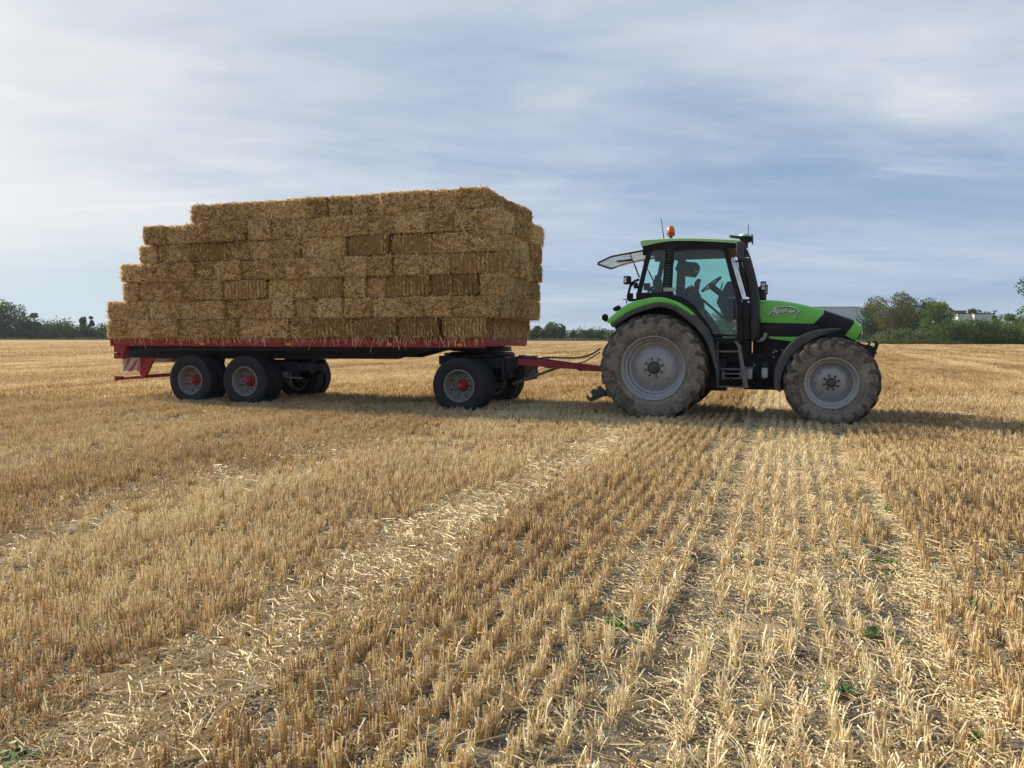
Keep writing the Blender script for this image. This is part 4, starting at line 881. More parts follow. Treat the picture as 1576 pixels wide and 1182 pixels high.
    b = MB(); b.prism([(x, z) for x, z in mm], 1.02, 1.08, .012); b.tube([(mm[0][0], .80, mm[0][1] - .06), (mm[0][0] + .02, 1.03, mm[0][1] - .12)], .018, 8); b.obj('side_mirror', M['flare'], T)
    ep = P([(1145.5, 385), (1149, 400), (1154, 420), (1158.5, 440), (1161, 460), (1161.3, 480), (1161.2, 500), (1160, 518), (1160, 524)], -.72)
    b = MB(); b.tube([(x, -.72, z) for x, z in ep], [.055, .075, .080, .083, .083, .083, .083, .083, .06], 20); ex = b.obj('exhaust_pipe', M['exh'], T)
    b = MB(); b.tube([(ep[0][0] - .005, -.72, ep[0][1] - .01), (ep[0][0] - .02, -.72, ep[0][1] + .07), (ep[0][0] - .06, -.72, ep[0][1] + .12)], .042, 14, cap=False); b.obj('exhaust_tip', M['exh'], ex)
    b = MB()
    for k in (1, 4): b.box((ep[k][0] - .10, -.74, ep[k][1] - .02), (.16, .04, .035), None, .006)
    b.obj('pipe_bracket', M['black'], ex)
    b = MB(); x, z = TF.p(*c8((755, 325))[0], -.80); b.box((x, -.80, z), (.09, .01, .015), (0, .1, 0), .002); b.obj('pipe_clamp', M['bright'], ex)
    sh_ = P(c8((652, 285), (700, 340), (745, 520), (795, 745), (752, 745), (742, 690), (690, 500)), -.74); b = MB(); b.prism(sh_, -.78, -.72, .004); b.obj('pipe_shield', M['black'], T)
    ic = P([(1148, 462), (1153, 466), (1154, 520), (1148, 524), (1142, 524), (1142, 466)], -.60); b = MB(); b.prism(ic, -.78, -.60, .01); b.obj('corner_post', M['black'], T)
    wl = TF.p(*c8((935, 632))[0], .70)
    for (yy, nm) in ((-.62, 0), (.62, 1)):
        if nm == 0: x, z = TF.p(*c8((937, 634))[0], -.45); yq = -.45
        else: yq = .45
        b = MB(); b.span(x - .045, x + .045, yq - .06, yq + .06, z - .085, z + .085, .01); wk = b.obj('work_light', M['black'], T)
        b = MB()
        b.span(x - .030, x + .032, yq - .068, yq - .062, z + .008, z + .062, .003); b.span(x - .030, x + .032, yq - .068, yq - .062, z - .055, z - .004, .003); b.obj('lamp_lens', M['lens'], wk)
        b = MB(); b.tube([(x - .08, yq, z - .16), (x - .06, yq, z - .02), (x - .02, yq, z)], .028, 8); b.lathe([(z - .19, .001), (z - .19, .065), (z - .09, .065), (z - .07, .04), (z - .07, .001)], 16, (x - .04, yq, 0), 'Z'); b.obj('lamp_stalk', M['black'], wk)
    # beacon
    x, _ = TF.p(1032.5, 365, -.62); zt = TF.p(1032.5, 347, -.62)[1]; zm = TF.p(1032.5, 357, -.62)[1]; zl = TF.p(1032.5, 362.5, -.62)[1]; z0 = TF.p(1032.5, 370, -.62)[1]; r_ = .073
    b = MB(); b.lathe([(zl - .005, .001), (zl - .005, r_ * .92), (zm - .02, r_)], 20, (x, -.62, 0), 'Z'); b.lathe([(z0, .02), (z0 + .03, .03), (zl - .02, .026), (zl - .005, .05)], 14, (x, -.62, 0), 'Z'); be = b.obj('beacon', mat('brown_beacon_base', (.10, .05, .03), .5), T)
    b = MB(); b.lathe([(zl, r_ * .94), (zm, r_ * .98), (zt - .05, r_ * .80), (zt - .015, r_ * .5), (zt, .001)], 20, (x, -.62, 0), 'Z'); b.obj('beacon_cap', M['beacon'], be)
    a0, a1 = TF.p(1017.3, 336, -.62), TF.p(1022.5, 372, -.62); b = MB(); b.tube([(a1[0], -.62, a1[1]), (a0[0], -.62, a0[1])], [.009, .005], 6); b.obj('aerial', M['black'], T)
    # dome on its bracket
    dp = P(c8((668, 98), (690, 78), (720, 68), (755, 66), (785, 76), (800, 95)), 0.0); b = MB(); dx = (dp[0][0] + dp[5][0]) / 2; dr = (dp[5][0] - dp[0][0]) / 2; dz = dp[0][1]; b.lathe([(dz - .02, .001), (dz - .02, dr), (dz, dr), (dp[1][1], dr * .80), (dp[2][1], dr * .5), (dp[3][1], dr * .2), (dp[3][1] + .003, .001)], 24, (dx, 0, 0), 'Z'); rc_ = b.obj('receiver_dome', M['dome'], T)
    bk = P(c8((572, 96), (600, 92), (668, 100), (810, 104), (800, 150), (770, 158), (770, 210), (745, 225), (720, 215), (735, 165), (700, 160), (680, 118), (580, 106)), 0.0); b = MB(); b.prism(bk, -.14, .14, .008); vb = P(c8((812, 84), (826, 84), (826, 172), (812, 172)), 0.0); b.prism(vb, -.16, .16, .006); b.obj('dome_bracket', M['black'], rc_)
    a0, a1 = TF.p(1151.5, 345, 0), TF.p(1151.8, 361, 0); b = MB(); b.tube([(a1[0], 0, a1[1]), (a0[0], 0, a0[1])], .006, 6); b.obj('aerial', M['black'], T)
    for s_ in (-1, 1):
        x, z = TF.p(*c8((585, 200))[0], -.6); b = MB(); b.box((x + .02, s_ * .55, z), (.10, .16, .10), None, .02); b.obj('roof_lamp', M['black'], T)
        # lamps behind the cab
        x, z = TF.p(*c1((235, 363))[0], -.95); b = MB(); b.box((x, s_ * .95, z), (.12, .12, .14), None, .02); lp = b.obj('rear_work_light', M['black'], T)
        b = MB(); b.box((x - .03, s_ * 1.012, z), (.055, .006, .085), None, .002); b.obj('lamp_lens', M['lens'], lp)
        arm = P(smooth_line(c1((246, 380), (262, 392), (272, 372), (298, 358))), -.9)
        b = MB(); b.tube([(q[0], s_ * .92, q[1]) for q in arm], .015, 6); b.obj('lamp_arm', M['black'], lp)
        fr2 = P(smooth_line(c1((300, 358), (262, 378), (245, 420), (240, 470), (285, 470))), -.88)
        b = MB(); b.tube([(q[0], s_ * .88, q[1]) for q in fr2], [.022] * len(fr2), 8); x, z = TF.p(*c1((252, 455))[0], -.88); b.box((x, s_ * .88, z), (.09, .05, .13), None, .01); b.obj('cab_guard_rail', M['black'], T)
        x, z = TF.p(*c1((281, 392))[0], -.9); b = MB(); b.box((x, s_ * .88, z), (.07, .08, .10), None, .012); b.obj('rear_work_light', M['black'], T)
        st_ = P(c1((232, 492), (228, 470), (212, 468)), -1.0); b = MB(); b.tube([(q[0], s_ * 1.0, q[1]) for q in st_], .009, 6); b.obj('fender_aerial', M['black'], T)
        x, z = TF.p(*c1((178, 518))[0], -1.05); b = MB(); b.box((x, s_ * 1.05, z), (.11, .20, .06), (0, -.5, 0), .015); b.obj('tail_light', M['black'], T)
        x, z = TF.p(*c1((112, 568))[0], -1.12); b = MB(); b.sphere((x, s_ * 1.12, z), (.058, .07, .062), 14, 8); b.box((x + .05, s_ * 1.10, z - .06), (.10, .12, .05), (0, .3, 0), .01); b.obj('turn_lamp', M['black'], T)
    # steps on the near side (and their twins on the far side)
    for s_ in (-1, 1):
        yl = -1.02
        L = P(c9((138, 250), (148, 250), (155, 870), (145, 950), (132, 950), (140, 860)), yl); b = MB(); b.prism(L, s_ * 1.04, s_ * 1.0, .003); ld = b.obj('step_ladder', M['steel'], T)
        L = P(c9((395, 255), (430, 245), (500, 320), (505, 390), (608, 940), (608, 960), (535, 960), (455, 400), (450, 340)), yl); b = MB(); b.prism(L, s_ * 1.04, s_ * .99, .005); b.obj('ladder_rail', M['steel'], ld)
        for (xa, ya, xb, yb) in ((150, 392, 505, 418), (150, 660, 552, 688), (132, 932, 608, 960)):
            (x0, z1), (x1, z0) = P(c9((xa, ya), (xb, yb)), yl); b = MB(); b.span(x0 + .005, x1 - .005, s_ * .99, s_ * .78, z0, z1, .005); b.obj('step', M['steel'], ld)
        b = MB()
        for (xa, ya, xb, yb) in ((205, 700, 245, 825), (245, 730, 510, 755), (245, 800, 510, 822), (470, 700, 515, 822)):
            (x0, z1), (x1, z0) = P(c9((xa, ya), (xb, yb)), yl + .04); b.span(x0, x1, s_ * .98, s_ * .93, z0, z1, .004)
        b.obj('step_bracket', M['steel'], ld)
        x, z = TF.p(*c9((348, 830))[0], yl); b = MB(); b.box((x, s_ * 1.0, z), (.03, .04, .10), None, .005); b.obj('ladder_latch', M['black'], ld)
    # rear linkage
    for s_ in (-1, 1):
        ak = P(c5((1430, 500), (1395, 462), (1378, 470), (1380, 495), (1365, 488), (1345, 485), (1330, 500), (1332, 520), (1345, 535), (1330, 550), (1312, 548), (1302, 532), (1294, 540), (1302, 562), (1325, 580), (1360, 572), (1400, 550), (1445, 535)), -.62)
        b = MB(); b.prism(ak, s_ * .56, s_ * .66, .006); li = b.obj('lower_link', M['hub_blk'], T)
        b = MB(); q0 = ak[0]; b.tube([(q0[0] + .02, s_ * .61, q0[1] - .03), (-.25, s_ * .45, .58)], [.055, .06], 10); b.tube([(q0[0] + .15, s_ * .56, q0[1] + .03), (-.35, s_ * .5, 1.15)], .025, 8); b.obj('lift_rod', M['hub_blk'], li)
    b = MB(); b.box((-.52, 0, .80), (.34, .22, .30), None, .03); b.tube([(-.65, 0, .80), (-1.02, 0, .80)], .045, 12); b.tube([(-.98, -.06, .80), (-.98, .06, .80)], .06, 12); b.tube([(-.98, 0, .68), (-.98, 0, .95)], .022, 10); b.obj('drawbar_coupling', M['navy'], T)
    return T
build_tractor()

# ------------------------------------------------------------------ the trailer
DECK_Z = 1.375
def build_trailer():
    T = empty('flatbed_trailer', RF.o, RF.yaw)
    tag(T, 'long red flatbed trailer on dark chassis with dual wheels, carrying the stacked straw bales', 'trailer')
    def P(pts, y): return RF.ps(pts, y)
    HW = 1.27
    xr = RF.p(171.5, 526, -HW)[0]; xf = RF.p(745, 530, -HW)[0]; zb = 1.205
    # side rails in sections, posts between them
    joints = [xr] + [RF.p(px, 527, -HW)[0] for px in (297, 432, 586, 672)] + [xf]
    for s_ in (-1, 1):
        for i in range(5):
            a, b_ = joints[i], joints[i + 1]; b = MB(); x0, x1 = a + .012, b_ - .012
            y0 = s_ * HW; yi = s_ * (HW - .05)
            b.span(x0, x1, y0, yi, zb, zb + .018, .004); b.span(x0, x1, y0, yi, DECK_Z - .022, DECK_Z - .004, .004); b.span(x0, x1, y0 - s_ * .012, y0 - s_ * .020, zb + .014, DECK_Z - .018, .002)
            b.obj('side_rail', M['red'], T)
            b = MB(); b.span(a - .03, a + .03, y0 + s_ * .006, yi, zb - .005, DECK_Z, .006); b.obj('rail_post', M['red'], T)
        b = MB(); b.span(xf - .03, xf + .012, s_ * (HW + .006), s_ * (HW - .05), zb - .005, DECK_Z, .006); b.obj('rail_post', M['red'], T)
        for px in (312, 444, 599, 708):
            x = RF.p(px, 530, -HW)[0]; b = MB(); b.box((x, s_ * (HW + .002), zb + .05), (.105, .022, .05), None, .006); b.obj('side_reflector', M['orange'], T)
    b = MB(); b.span(xf - .02, xf + .04, -HW, HW, zb + .02, DECK_Z, .006); b.obj('front_rail', M['red'], T)
    b = MB(); b.span(xr - .04, xr + .02, -HW, HW, zb, DECK_Z, .006); b.obj('rear_rail', M['red'], T)
    n = 9; wd = (2 * HW - .10) / n
    for k in range(n):
        b = MB(); y = -HW + .05 + wd * (k + .5); b.span(xr + .02, xf - .02, y - wd / 2 + .003, y + wd / 2 - .003, DECK_Z - .035, DECK_Z - .008, .003); b.obj('deck_board', M['steel'], T)
    for k in range(15):
        x = xr + .3 + k * (xf - xr - .6) / 14; b = MB(); b.span(x - .03, x + .03, -HW + .03, HW - .03, zb + .03, DECK_Z - .037, .004); b.obj('cross_member', M['navy'], T)
    # main beams with the taper towards the turntable
    for s_ in (-1, 1):
        o_ = P([(190, 534), (190, 551.5), (611, 552.5), (660, 539), (745, 539.5), (745, 534)], -.62)
        o_[0] = (o_[0][0], zb + .03); o_[5] = (o_[5][0], zb + .03)
        b = MB(); b.prism(o_, s_ * .62, s_ * .50, .006); mb_ = b.obj('main_beam', M['navy'], T)
        b = MB(); b.prism([(x, z) for x, z in P([(190, 534), (190, 540), (640, 540), (700, 538), (700, 534)], -1.1)], s_ * 1.12, s_ * 1.02, .004); b.obj('outer_beam', M['navy'], T)
    # rear brackets, marker boards, underrun bar
    for s_ in (-1, 1):
        o_ = P(c3((90, 826), (150, 826), (132, 893), (90, 893)), -1.2); b = MB(); b.prism(o_, s_ * 1.24, s_ * 1.12, .005); b.obj('rear_bracket', M['red'], T)
        lg = P(c3((214, 888), (290, 888), (250, 972), (232, 985), (218, 972)), -1.0); b = MB(); b.prism(lg, s_ * 1.02, s_ * .96, .005); b.obj('bumper_bracket', M['red'], T)
        mk = P(c3((128, 890), (214, 888), (216, 950), (132, 958)), -1.10); b = MB(); b.prism(mk, s_ * 1.105, s_ * 1.09, 0); mo = b.obj('marker_board', M['stripe_white'], T)
        b = MB(); (xa, za), (xb_, zb_), (xc, zc), (xd, zd) = mk; w = xb_ - xa; h_ = za - zd
        for k in (-1, 1, 3):
            t0, t1 = k * .27, k * .27 + .27       # slanting bars, clipped to the board
            pts = []
            for f, g_ in ((t0, 0), (t1, 0), (t1 + .55, 1), (t0 + .55, 1)): pts.append((min(max(f, 0.02), .98), g_))
            if pts[1][0] - pts[0][0] < .02 and pts[2][0] - pts[3][0] < .02: continue
            b.add([(xd + .004 + w * .97 * f, s_ * 1.108, zd + .006 + (h_ - .012) * g_) for f, g_ in pts], [(0, 1, 2, 3)])
        b.obj('warning_stripe', M['stripe_red'], mo, smooth=0, fix=False)
    bb = RF.p(*c3((100, 992))[0], -1.15); b = MB(); b.tube([(bb[0], -1.17, bb[1]), (bb[0], 1.15, bb[1])], .042, 12); b.box((bb[0], -1.175, bb[1]), (.10, .02, .10), None, .01); b.obj('bumper_bar', M['red'], T)
    b = MB()
    for s_ in (-1, 1): b.tube([(bb[0], s_ * .99, bb[1]), (P(c3((235, 975)), -1.0)[0][0] + .05, s_ * .99, bb[1] + .05)], .035, 8)
    b.obj('bumper_arm', M['red'], T)
    x, z = RF.p(*c3((350, 898))[0], .5); b = MB(); b.box((x, .5, z), (.55, .30, .10), None, .01); b.obj('rear_tray', mat('dusty_yellow_tray', (.22, .20, .10), .7), T)
    b = MB(); x, z = RF.p(*c3((92, 865))[0], -1.25); b.tube([(x - .02, -1.25, z), (x + .06, -1.26, z + .01), (x + .12, -1.25, z - .04)], .012, 6); b.obj('rope_hook', M['black'], T)
    # wheels
    tp = M['trubber']
    def dual(kind, x, s_):
        """a pair of wheels on one end of an axle"""
        Rr, rm, w = .525, .305, .27
        root = None
        for j, yc in enumerate((1.235 - w / 2, 1.235 - w - .07 - w / 2)):
            yc_ = s_ * yc; sg = s_
            rim = MB()
            if j == 0:
                pr = [(w * .40, rm + .002), (w * .46, rm - .005), (w * .46, rm - .022), (w * .36, rm - .032), (w * .1, rm - .045), (-w * .20, rm - .060), (-w * .27, rm * .70), (-w * .26, rm * .50), (-w * .27, .001)]
            else: pr = [(w * .42, rm), (w * .30, rm - .03), (-w * .30, rm - .04), (-w * .42, rm)]
            rim.lathe([(sg * y, r) for y, r in pr], 40)
            if j == 0: rim.lathe([(sg * -w * .34, rm - .06), (sg * -w * .55, rm - .05)], 40)
            ro = rim.obj('wheel', M['rim_grey'], T, smooth=28, loc=(x, yc_, Rr - .025))
            t = MB(); hw_ = w / 2
            pr = [(hw_ * .80, rm - .004), (hw_ * .92, rm + .015), (hw_ * 1.03, rm + .08), (hw_ * 1.04, Rr - .10), (hw_ * .98, Rr - .04), (hw_ * .90, Rr - .018), (hw_ * .80, Rr - .004), (hw_ * .62, Rr)]
            for g_ in (.44, .16): pr += [(hw_ * (g_ + .04), Rr), (hw_ * (g_ + .03), Rr - .014), (hw_ * (g_ - .03), Rr - .014), (hw_ * (g_ - .04), Rr)]
            pr = pr + [(-y, r) for y, r in pr[::-1]]
            t.lathe(pr, 56); t.obj('tyre', tp, ro, smooth=35)
            if j == 0:
                h = MB(); y0 = -w * .26
                h.lathe([(sg * (y0 + .0), .118), (sg * (y0 + .03), .108), (sg * (y0 + .05), .085), (sg * (y0 + .10), .070), (sg * (y0 + .115), .052), (sg * (y0 + .145), .046), (sg * (y0 + .15), .001)], 24); h.obj('hub', M['hub_red'], ro, smooth=30)
                for k in range(10):
                    a = 2 * math.pi * k / 10; rr = .168; b = MB(); b.lathe([(sg * (y0 - .005), .016), (sg * (y0 + .028), .015), (sg * (y0 + .03), .001)], 6, (rr * math.cos(a), 0, rr * math.sin(a))); b.obj('wheel_nut', M['hub_blk'], ro, smooth=20)
                for k in range(8):
                    a = 2 * math.pi * (k + .5) / 8; rr = rm * .755; b = MB(); b.lathe([(sg * -w * .215, .001), (sg * -w * .222, .021), (sg * -w * .30, .024)], 12, (rr * math.cos(a), 0, rr * math.sin(a))); b.obj('hand_hole', M['black'], ro, smooth=20)
        return
    xa = [0.0, RF.p(375.5, 586.4, -1.235)[0], RF.p(291.5, 583, -1.235)[0]]
    for x in xa:
        for s_ in (-1, 1): dual('w', x, s_)
        b = MB(); b.tube([(x, -1.0, .50), (x, 1.0, .50)], .07, 12); b.box((x, 0, .50), (.16, 1.0, .16), None, .02); b.obj('axle', M['navy'], T)
        for s_ in (-1, 1):     # leaf springs
            sp = MB()
            for k in range(5): sp.span(x - .50 + k * .07, x + .50 - k * .07, s_ * .45, s_ * .53, .60 + k * .018, .615 + k * .018, .002)
            sp.obj('leaf_spring', M['navy'], T)
    # hangers, air tank, brake gear between the axles and the mid chassis
    b = MB()
    for x in (xa[1] + .70, (xa[1] + xa[2]) / 2, xa[2] - .62):
        for s_ in (-1, 1): b.prism([(x - .12, .90), (x + .12, .90), (x + .06, .58), (x - .06, .58)], s_ * .46, s_ * .54, .004)
    b.obj('spring_hanger', M['navy'], T)
    q = RF.p(*c3((1000, 930))[0], -.3); b = MB(); b.tube([(q[0] - .45, -.35, .78), (q[0] + .45, -.35, .78)], .14, 18); b.obj('air_tank', M['navy'], T)
    b = MB(); x0, z0 = RF.p(*c3((930, 985))[0], -.6); b.tube([(x0, -.6, z0), (x0 + .5, -.6, z0 - .02)], .022, 8); b.tube([(x0 + .22, -.6, z0 + .12), (x0 + .22, -.6, z0 - .18)], .014, 8); b.box((x0 + .1, -.58, z0 + .05), (.16, .10, .12), None, .01); b.obj('brake_gear', M['steel'], T)
    b = MB(); b.span(x0 - .25, x0 + .9, -.62, -.30, .70, .86, .01); b.span(x0 - .1, x0 + .02, -.55, -.45, .45, .86, .008); b.obj('parking_leg', M['navy'], T)
    # steering dolly: turntable, frame, plates, drawbar
    o_ = P(c5((290, 182), (668, 182), (668, 205), (650, 235), (310, 235)), -.60)
    b = MB(); b.lathe([(1.10, .001), (1.10, .62), (1.06, .66), (1.02, .66), (1.00, .60), (1.00, .001)], 40, (0, 0, 0), 'Z'); b.lathe([(1.205, .001), (1.205, .58), (1.12, .60), (1.10, .001)], 40, (0, 0, 0), 'Z'); b.obj('turntable', M['black'], T)
    b = MB()
    for s_ in (-1, 1): b.span(-.50, .92, s_ * .50, s_ * .62, .80, 1.0, .01)
    b.span(-.60, -.48, -.66, .66, .72, 1.0, .01); b.span(.70, .82, -.66, .66, .62, 1.0, .01); b.obj('dolly_frame', M['navy'], T)
    fl = P(c5((176, 234), (300, 234), (300, 290), (176, 300)), -.75); b = MB(); b.prism(fl, -.76, .76, .006); b.obj('rear_plate', M['navy'], T)
    b = MB(); x, z = RF.p(*c5((672, 330))[0], -.60); b.span(x - .02, x + .03, -.72, -.55, .50, 1.02, .006); b.span(x + .04, x + .30, -.30, .62, .55, 1.02, .01); b.obj('front_plate', M['navy'], T)
    b = MB(); x2, z2 = RF.p(*c5((245, 222))[0], -.7); b.box((x2, -.7, z2), (.14, .06, .05), None, .01); b.tube([(x2 - .06, -.7, z2), (x2 + .10, -.7, z2 + .03)], .014, 6); b.obj('locking_pin', M['black'], T)
    hitch = RF.R.inverted() @ (TF.o + TF.R @ Vector((-1.0, 0, .80)) - RF.o)
    a0 = RF.p(*c5((690, 272))[0], -.55)
    def barbox(b, p, q_, h0, h1, w):
        p = Vector(p); q_ = Vector(q_); t = (q_ - p).normalized(); sd_ = Vector((-t.y, t.x, 0)).normalized() * w / 2
        V = []
        for c, h in ((p, h0), (q_, h1)):
            for sg, hh in ((-1, -h / 2), (1, -h / 2), (1, h / 2), (-1, h / 2)): V.append(c + sd_ * sg + Vector((0, 0, hh)))
        b.add(V, [(0, 1, 2, 3), (7, 6, 5, 4), (0, 4, 5, 1), (1, 5, 6, 2), (2, 6, 7, 3), (3, 7, 4, 0)])
    for s_ in (-1, 1):
        b = MB(); barbox(b, (a0[0], s_ * .55, a0[1]), (hitch.x - .55, hitch.y + s_ * .07, hitch.z + .04), .13, .10, .08); b.tube([(a0[0], s_ * .62, a0[1]), (a0[0], s_ * .48, a0[1])], .085, 14); b.obj('drawbar_beam', M['red'], T, smooth=0)
    b = MB(); barbox(b, (hitch.x - .60, hitch.y, hitch.z + .04), (hitch.x - .08, hitch.y, hitch.z), .13, .10, .17); b.tube([(hitch.x - .1, hitch.y, hitch.z), (hitch.x + .05, hitch.y, hitch.z)], .04, 10)
    ring = [(hitch.x + .04 + .06 * math.cos(a), hitch.y + .06 * math.sin(a), hitch.z) for a in np.linspace(0, 2 * math.pi, 17)]; b.tube(ring, .02, 8, cap=False); b.obj('drawbar_eye', M['red'], T)
    b = MB(); mx = (a0[0] * .45 + hitch.x * .55); barbox(b, (a0[0] + .55, -.38, a0[1] - .02), (a0[0] + .55, .38, a0[1] - .02), .09, .09, .07); x, z = RF.p(*c5((1256, 332))[0], -.15); b.box((x, -.12, z), (.10, .05, .09), None, .01); b.obj('drawbar_cross_piece', M['red'], T)
    s0 = RF.p(*c5((792, 434))[0], -.35); s1 = RF.p(*c5((1092, 318))[0], -.25)
    b = MB(); b.tube([(s0[0] - .15, -.35, s0[1] - .04), (s1[0], -.25, s1[1])], .026, 10); b.obj('support_strut', M['steel'], T)
    def hose(name, pts, ys, r, m='hose'):
        L = P(smooth_pts(c5(*pts)), -.1); n_ = len(L); b = MB(); b.tube([(x, ys[0] + (ys[1] - ys[0]) * i / (n_ - 1), z) for i, (x, z) in enumerate(L)], r, 8); return b.obj(name, M[m], T)
    hose('air_hose', ((780, 232), (830, 245), (900, 262), (940, 255), (1000, 246), (1100, 250), (1200, 250), (1280, 240), (1340, 218), (1400, 180)), (-.1, -.1), .016)
    hose('air_hose', ((1180, 300), (1250, 286), (1300, 268), (1345, 240), (1400, 205)), (-.1, -.1), .011)
    hose('brake_hose', ((770, 330), (800, 318), (830, 300), (870, 292)), (-.1, -.1), .014, 'black')
    hose('brake_hose', ((795, 388), (830, 380), (865, 350), (895, 312), (905, 300)), (-.1, -.1), .011, 'black')
    hose('brake_hose', ((905, 306), (912, 330), (918, 345), (930, 370), (936, 392)), (-.1, -.1), .013, 'black')
    hose('brake_hose', ((960, 312), (985, 322), (1010, 326), (1040, 322)), (-.1, -.1), .010, 'black')
    b = MB(); x, z = RF.p(*c5((905, 314))[0], -.1); b.box((x, -.1, z), (.12, .05, .06), None, .01); b.obj('hose_clip', M['red'], T)
    return xr, xf
def smooth_pts(p):
    out = []
    for i in range(len(p) - 1):
        p0, p1, p2, p3 = p[max(i - 1, 0)], p[i], p[i + 1], p[min(i + 2, len(p) - 1)]
        for k in range(5):
            t = k / 5; out.append(tuple(.5 * (2 * p1[j] + (p2[j] - p0[j]) * t + (2 * p0[j] - 5 * p1[j] + 4 * p2[j] - p3[j]) * t * t + (3 * p1[j] - p0[j] - 3 * p2[j] + p3[j]) * t ** 3) for j in (0, 1)))
    return out + [p[-1]]
XR, XF = build_trailer()

# ------------------------------------------------------------------ straw bales
BL, BW, BH = 1.0, 0.5, 0.39
def core_mat():
    m = bpy.data.materials.new('pressed_straw'); m.use_nodes = True; g = NT(m.node_tree); b = g.n['Principled BSDF']
    tc = g.new('ShaderNodeTexCoord').outputs['Object']; oi = g.new('ShaderNodeObjectInfo').outputs['Random']
    st = g.noise(g.mapping(tc, (1, 1, 6)), 55, 4, 0.7, 1.5); s2 = g.noise(tc, 9, 4, .6)
    f = g.math('ADD', g.math('MULTIPLY_ADD', st, .8, g.math('MULTIPLY', s2, .35)), g.math('MULTIPLY', oi, .12))
    g.put(b.inputs['Base Color'], g.ramp(f, [(0.38, (0.075, 0.039, 0.014)), (0.58, (0.21, 0.115, 0.042)), (0.80, (0.44, 0.27, 0.105))]))
    b.inputs['Roughness'].default_value = 0.9; b.inputs['Specular IOR Level'].default_value = .1; g.put(b.inputs['Normal'], g.bump(st, .8, .02)); return m
M['core'] = core_mat()
